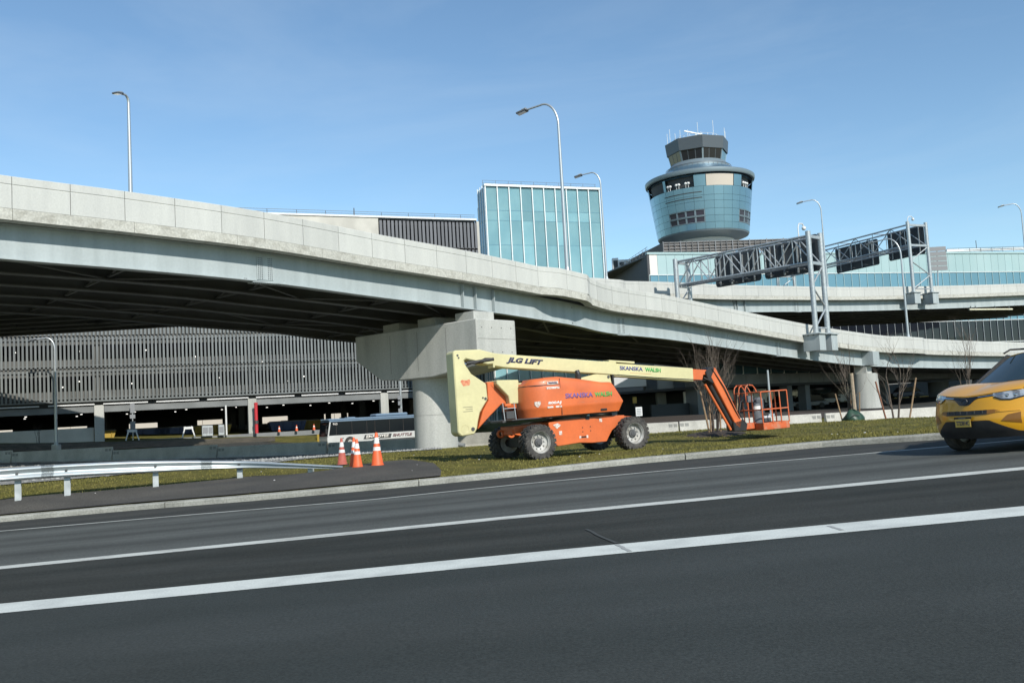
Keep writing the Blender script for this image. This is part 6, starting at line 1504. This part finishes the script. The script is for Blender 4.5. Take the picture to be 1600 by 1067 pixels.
# ================================================================== SMALL THINGS AT THE GARAGE ENTRANCE AND UNDER THE VIADUCT
def gpx(px, py, back=0):
    s = s_of(px); return gp(s, GZ0, back)
q = gpx(397, 680, -.9); b = MB(); b.tube([q, q + up * 3.05], .18, 12); T = thing('standpipe', 'bright red standpipe beside the garage column', 'pipe', tuple(q)); obj('pipe', b, M['red'], T, True, smooth=40)
b = MB(); b.lathe([(0, 3.05), (.21, 3.05), (.21, 3.2), (0, 3.25)], 12, q); obj('cap', b, M['red'], T, True); b = MB(); b.lathe([(.19, 1.0), (.23, 1.0), (.23, 1.35), (.19, 1.35)], 12, q); obj('valve_band', b, M['steel'], T, True)
for (px, lab) in ((205, 'white A frame barricade under the tall sign post'), (292, 'white A frame barricade in the middle of the garage entrance')):
    q = gpx(px, 680, -.6); T = thing('barricade', lab, 'barricade', tuple(q), group='barricades at the garage entrance')
    for s in (-1, 1): b = MB(); b.bar(q + gd * (s * .62), q + gd * (s * .3) + up * 1.1, .16, .12); obj('leg', b, M['white'], T, True)
    b = MB(); b.bar(q + gd * -.45 + up * .95, q + gd * .45 + up * .95, .12, .24); obj('board', b, M['white'], T, True)
q = gpx(206, 680, -.5); T = thing('sign_post', 'tall thin post with stacked grey signs at the garage entrance', 'sign', tuple(q)); b = MB(); b.tube([q, q + up * 3.6], .06, 8); obj('post', b, M['galv'], T, True)
for z, w, h in ((2.75, .42, .95), (2.2, .5, .4), (1.1, .5, .8)): b = MB(); b.obox(q + up * (z + h / 2) - gn * .08, gd, gn, up, w / 2, .02, h / 2); obj('sign_plate', b, M['sign_face'], T, True)
q = gpx(351, 680, -.5); b = MB(); b.tube([q, q + up * 3.1], .09, 8); tag(obj('white_post', b, M['white'], smooth=40), 'thin white post near the right end of the garage entrance', 'post')
for (px, lab) in ((433, 'small orange cone, left of two near the bus front'), (460, 'small orange cone, middle one before the shuttle bus'), (487, 'small orange cone just left of the shuttle bus')):
    q = gpx(px, 678, -.4); q.z = GZ0 + .02; T = thing('small_cone', lab, 'traffic cone', tuple(q), group='small cones in the garage entrance'); b = MB(); b.lathe([(.16, 0), (.15, .05), (.04, .62), (0, .62)], 14); bo = obj('body', b, M['cone'], T, smooth=40); b = MB(); b.lathe([(.098, .30), (.102, .30), (.075, .45), (.07, .45)], 14); obj('collar', b, M['reflect'], bo)
for (px, w, m, lab, bk_) in ((152, 3.2, 'yellow_paint', 'yellow skip just inside the garage at the left column', 3), (232, 4.6, 'blue_paint', 'dark blue trailer inside the garage left of the barricade', 6), (275, 4.4, 'blue_paint', 'dark blue trailer inside the garage behind the barricade', 6), (336, 4.2, 'yellow_paint', 'yellow skip inside the garage near the white post', 6), (463, 4.2, 'blue_paint', 'dark blue trailer inside the garage right of the standpipe', 7), (505, 3.0, 'yellow_paint', 'yellow skip inside the garage above the bus front', 9)):
    q = gp(s_of(px), GZ0, bk_); T = thing('skip_container', lab, 'container', tuple(q), group='containers parked inside the garage')
    b = MB(); b.prism([q - gd * (w/2 - .3) + up * .15, q + gd * (w/2 - .3) + up * .15, q + gd * w/2 + up * 1.15, q - gd * w/2 + up * 1.15], gn * 1.8); bo = obj('tub', b, M[m], T, True)
    for k in range(4): x = -w/2 + w * (k + .5) / 4; b = MB(); b.bar(q + gd * x * .9 + up * .2 - gn * .03, q + gd * x + up * 1.1 - gn * .03, .1, .06); obj('rib', b, M[m], bo)
    b = MB(); b.bar(q - gd * w/2 + up * 1.18, q + gd * w/2 + up * 1.18, .1, .1); obj('rim', b, M['steel'], T, True)
for k, (px, w) in enumerate(((318, 1.1), (326, .8), (343, 1.0))):
    q = gp(s_of(px), GZ0, -.5); T = thing('meter_box', ('grey utility box beside the thin white post, left one', 'narrow grey utility box beside the thin white post', 'grey utility box against the garage column')[k], 'utility box', tuple(q), group='utility boxes at the garage'); b = MB(); b.obox(q + up * .55, gd, gn, up, w/2 * .6, .25, .55); bo = obj('case', b, M['galv'], T, True, bevel=.03); b = MB(); b.obox(q + up * .6 - gn * .26, gd, gn, up, w/2 * .45, .02, .3); obj('door', b, M['sign_face'], bo)
q = at(520, 699, 93); q.z = terr(q.x, q.y); 
q2 = at(497.5, 700, 93.5); b = MB(); z2 = at(497.5, 678.5, 93.5).z; zz = terr(q2.x, q2.y); b.tube([(q2.x, q2.y, zz), (q2.x, q2.y, z2)], .13, 10); tag(obj('bollard', b, M['yellow_paint'], smooth=40), 'yellow bollard just ahead of the shuttle bus', 'bollard')
# signs under the viaduct right of the lift
p, q = at(989, 630, 90), at(994.5, 620, 90); T = thing('wall_sign', 'small yellow sign on the dark wall right of the hood', 'sign', tuple(p)); b = MB(); b.box(p.x, q.x, 90, 90.05, p.z, q.z); obj('plate', b, M['plate'], T, True); b = MB(); b.tube([(((p.x+q.x)/2), 90.1, terr(p.x, 90)), ((p.x+q.x)/2, 90.1, q.z)], .04, 6); obj('post', b, M['steel'], T, True)
p, q = at(994, 650, 61.5), at(1003, 635.5, 61.5); T = thing('notice_board', 'white notice board on a post above the rear wheel', 'sign', tuple(p)); b = MB(); b.box(p.x, q.x, 61.5, 61.55, p.z, q.z); bo = obj('board', b, M['white'], T, True)
for k in range(4): b = MB(); z = p.z + (q.z - p.z) * (.2 + .18 * k); b.box(p.x + .06, q.x - .06, 61.485, 61.497, z, z + .04); obj('text_row', b, M['sign_face'], bo)
b = MB(); b.tube([((p.x+q.x)/2, 61.6, terr(p.x, 61.6)), ((p.x+q.x)/2, 61.6, p.z + .1)], .03, 6); obj('post', b, M['galv'], T, True)
# vehicles on the far road
def far_car(label, px, py, Y, m, L=4.5, H=1.5, van=False, yaw=.15):
    q = at(px, py, Y); q.z = terr(q.x, q.y) + .06; T = thing('parked_car' if not van else 'white_van', label, 'car' if not van else 'van', tuple(q), yaw, 'vehicles on the road under the viaducts')
    hb = .55 * H if not van else .6 * H
    pf = [(-L/2, .3), (-L/2, hb * .95), (-L/2 + .2, hb), (L/2 - .6, hb), (L/2, hb * .8), (L/2, .3)] if not van else [(-L/2, .3), (-L/2, hb * .6), (-L/2 + .9, hb * .75), (-L/2 + 1.5, H), (L/2, H), (L/2, .3)]
    b = MB(); b.prism([(x, -.88, z) for x, z in pf], (0, 1.76, 0)); bo = obj('body', b, M[m], T, bevel=.08, seg=2)
    cf = [(-L/2 + .9, hb), (-L/2 + 1.5, H), (L/2 - 1.0, H), (L/2 - .25, hb)] if not van else [(-L/2 + .98, hb * .82), (-L/2 + 1.42, H * .93), (-L/2 + 2.2, H * .93), (-L/2 + 2.2, hb * .82)]
    b = MB(); b.prism([(x, -.78 if not van else -.89, z) for x, z in cf], (0, 1.56 if not van else 1.78, 0)); obj('windows', b, M['bus_glass'], T, bevel=.04)
    if not van: b = MB(); b.box(-L/2 + 1.55, L/2 - 1.05, -.74, .74, H - .02, H + .03); obj('roof', b, M[m], T, bevel=.02)
    for x in (-L/2 + .85, L/2 - .85):
        for y in (-.80, .80): b = MB(); b.lathe([(0, -.1), (.2, -.11), (.32, -.1), (.33, .1), (0, .1)], 16, (x, y, .33), 'y'); obj('wheel', b, M['tyre'], T, smooth=40)
    return T
far_car('grey car parked behind the lift basket', 1225, 637, 112, 'cargrey'); far_car('pale car under the viaduct right of the basket', 1288, 634, 118, 'carwhite', yaw=.1); far_car('white van under the viaduct left of the round column', 1322, 631, 121, 'carwhite', 5.4, 2.3, True, yaw=.2); far_car('dark blue car between the round column and the taxi', 1415, 628, 128, 'carblue'); far_car('dark car beneath the pale car, nearer the barrier', 1262, 641, 108, 'cargrey', yaw=.05); far_car('dark blue car half hidden behind the low trees', 1180, 639, 110, 'carblue')
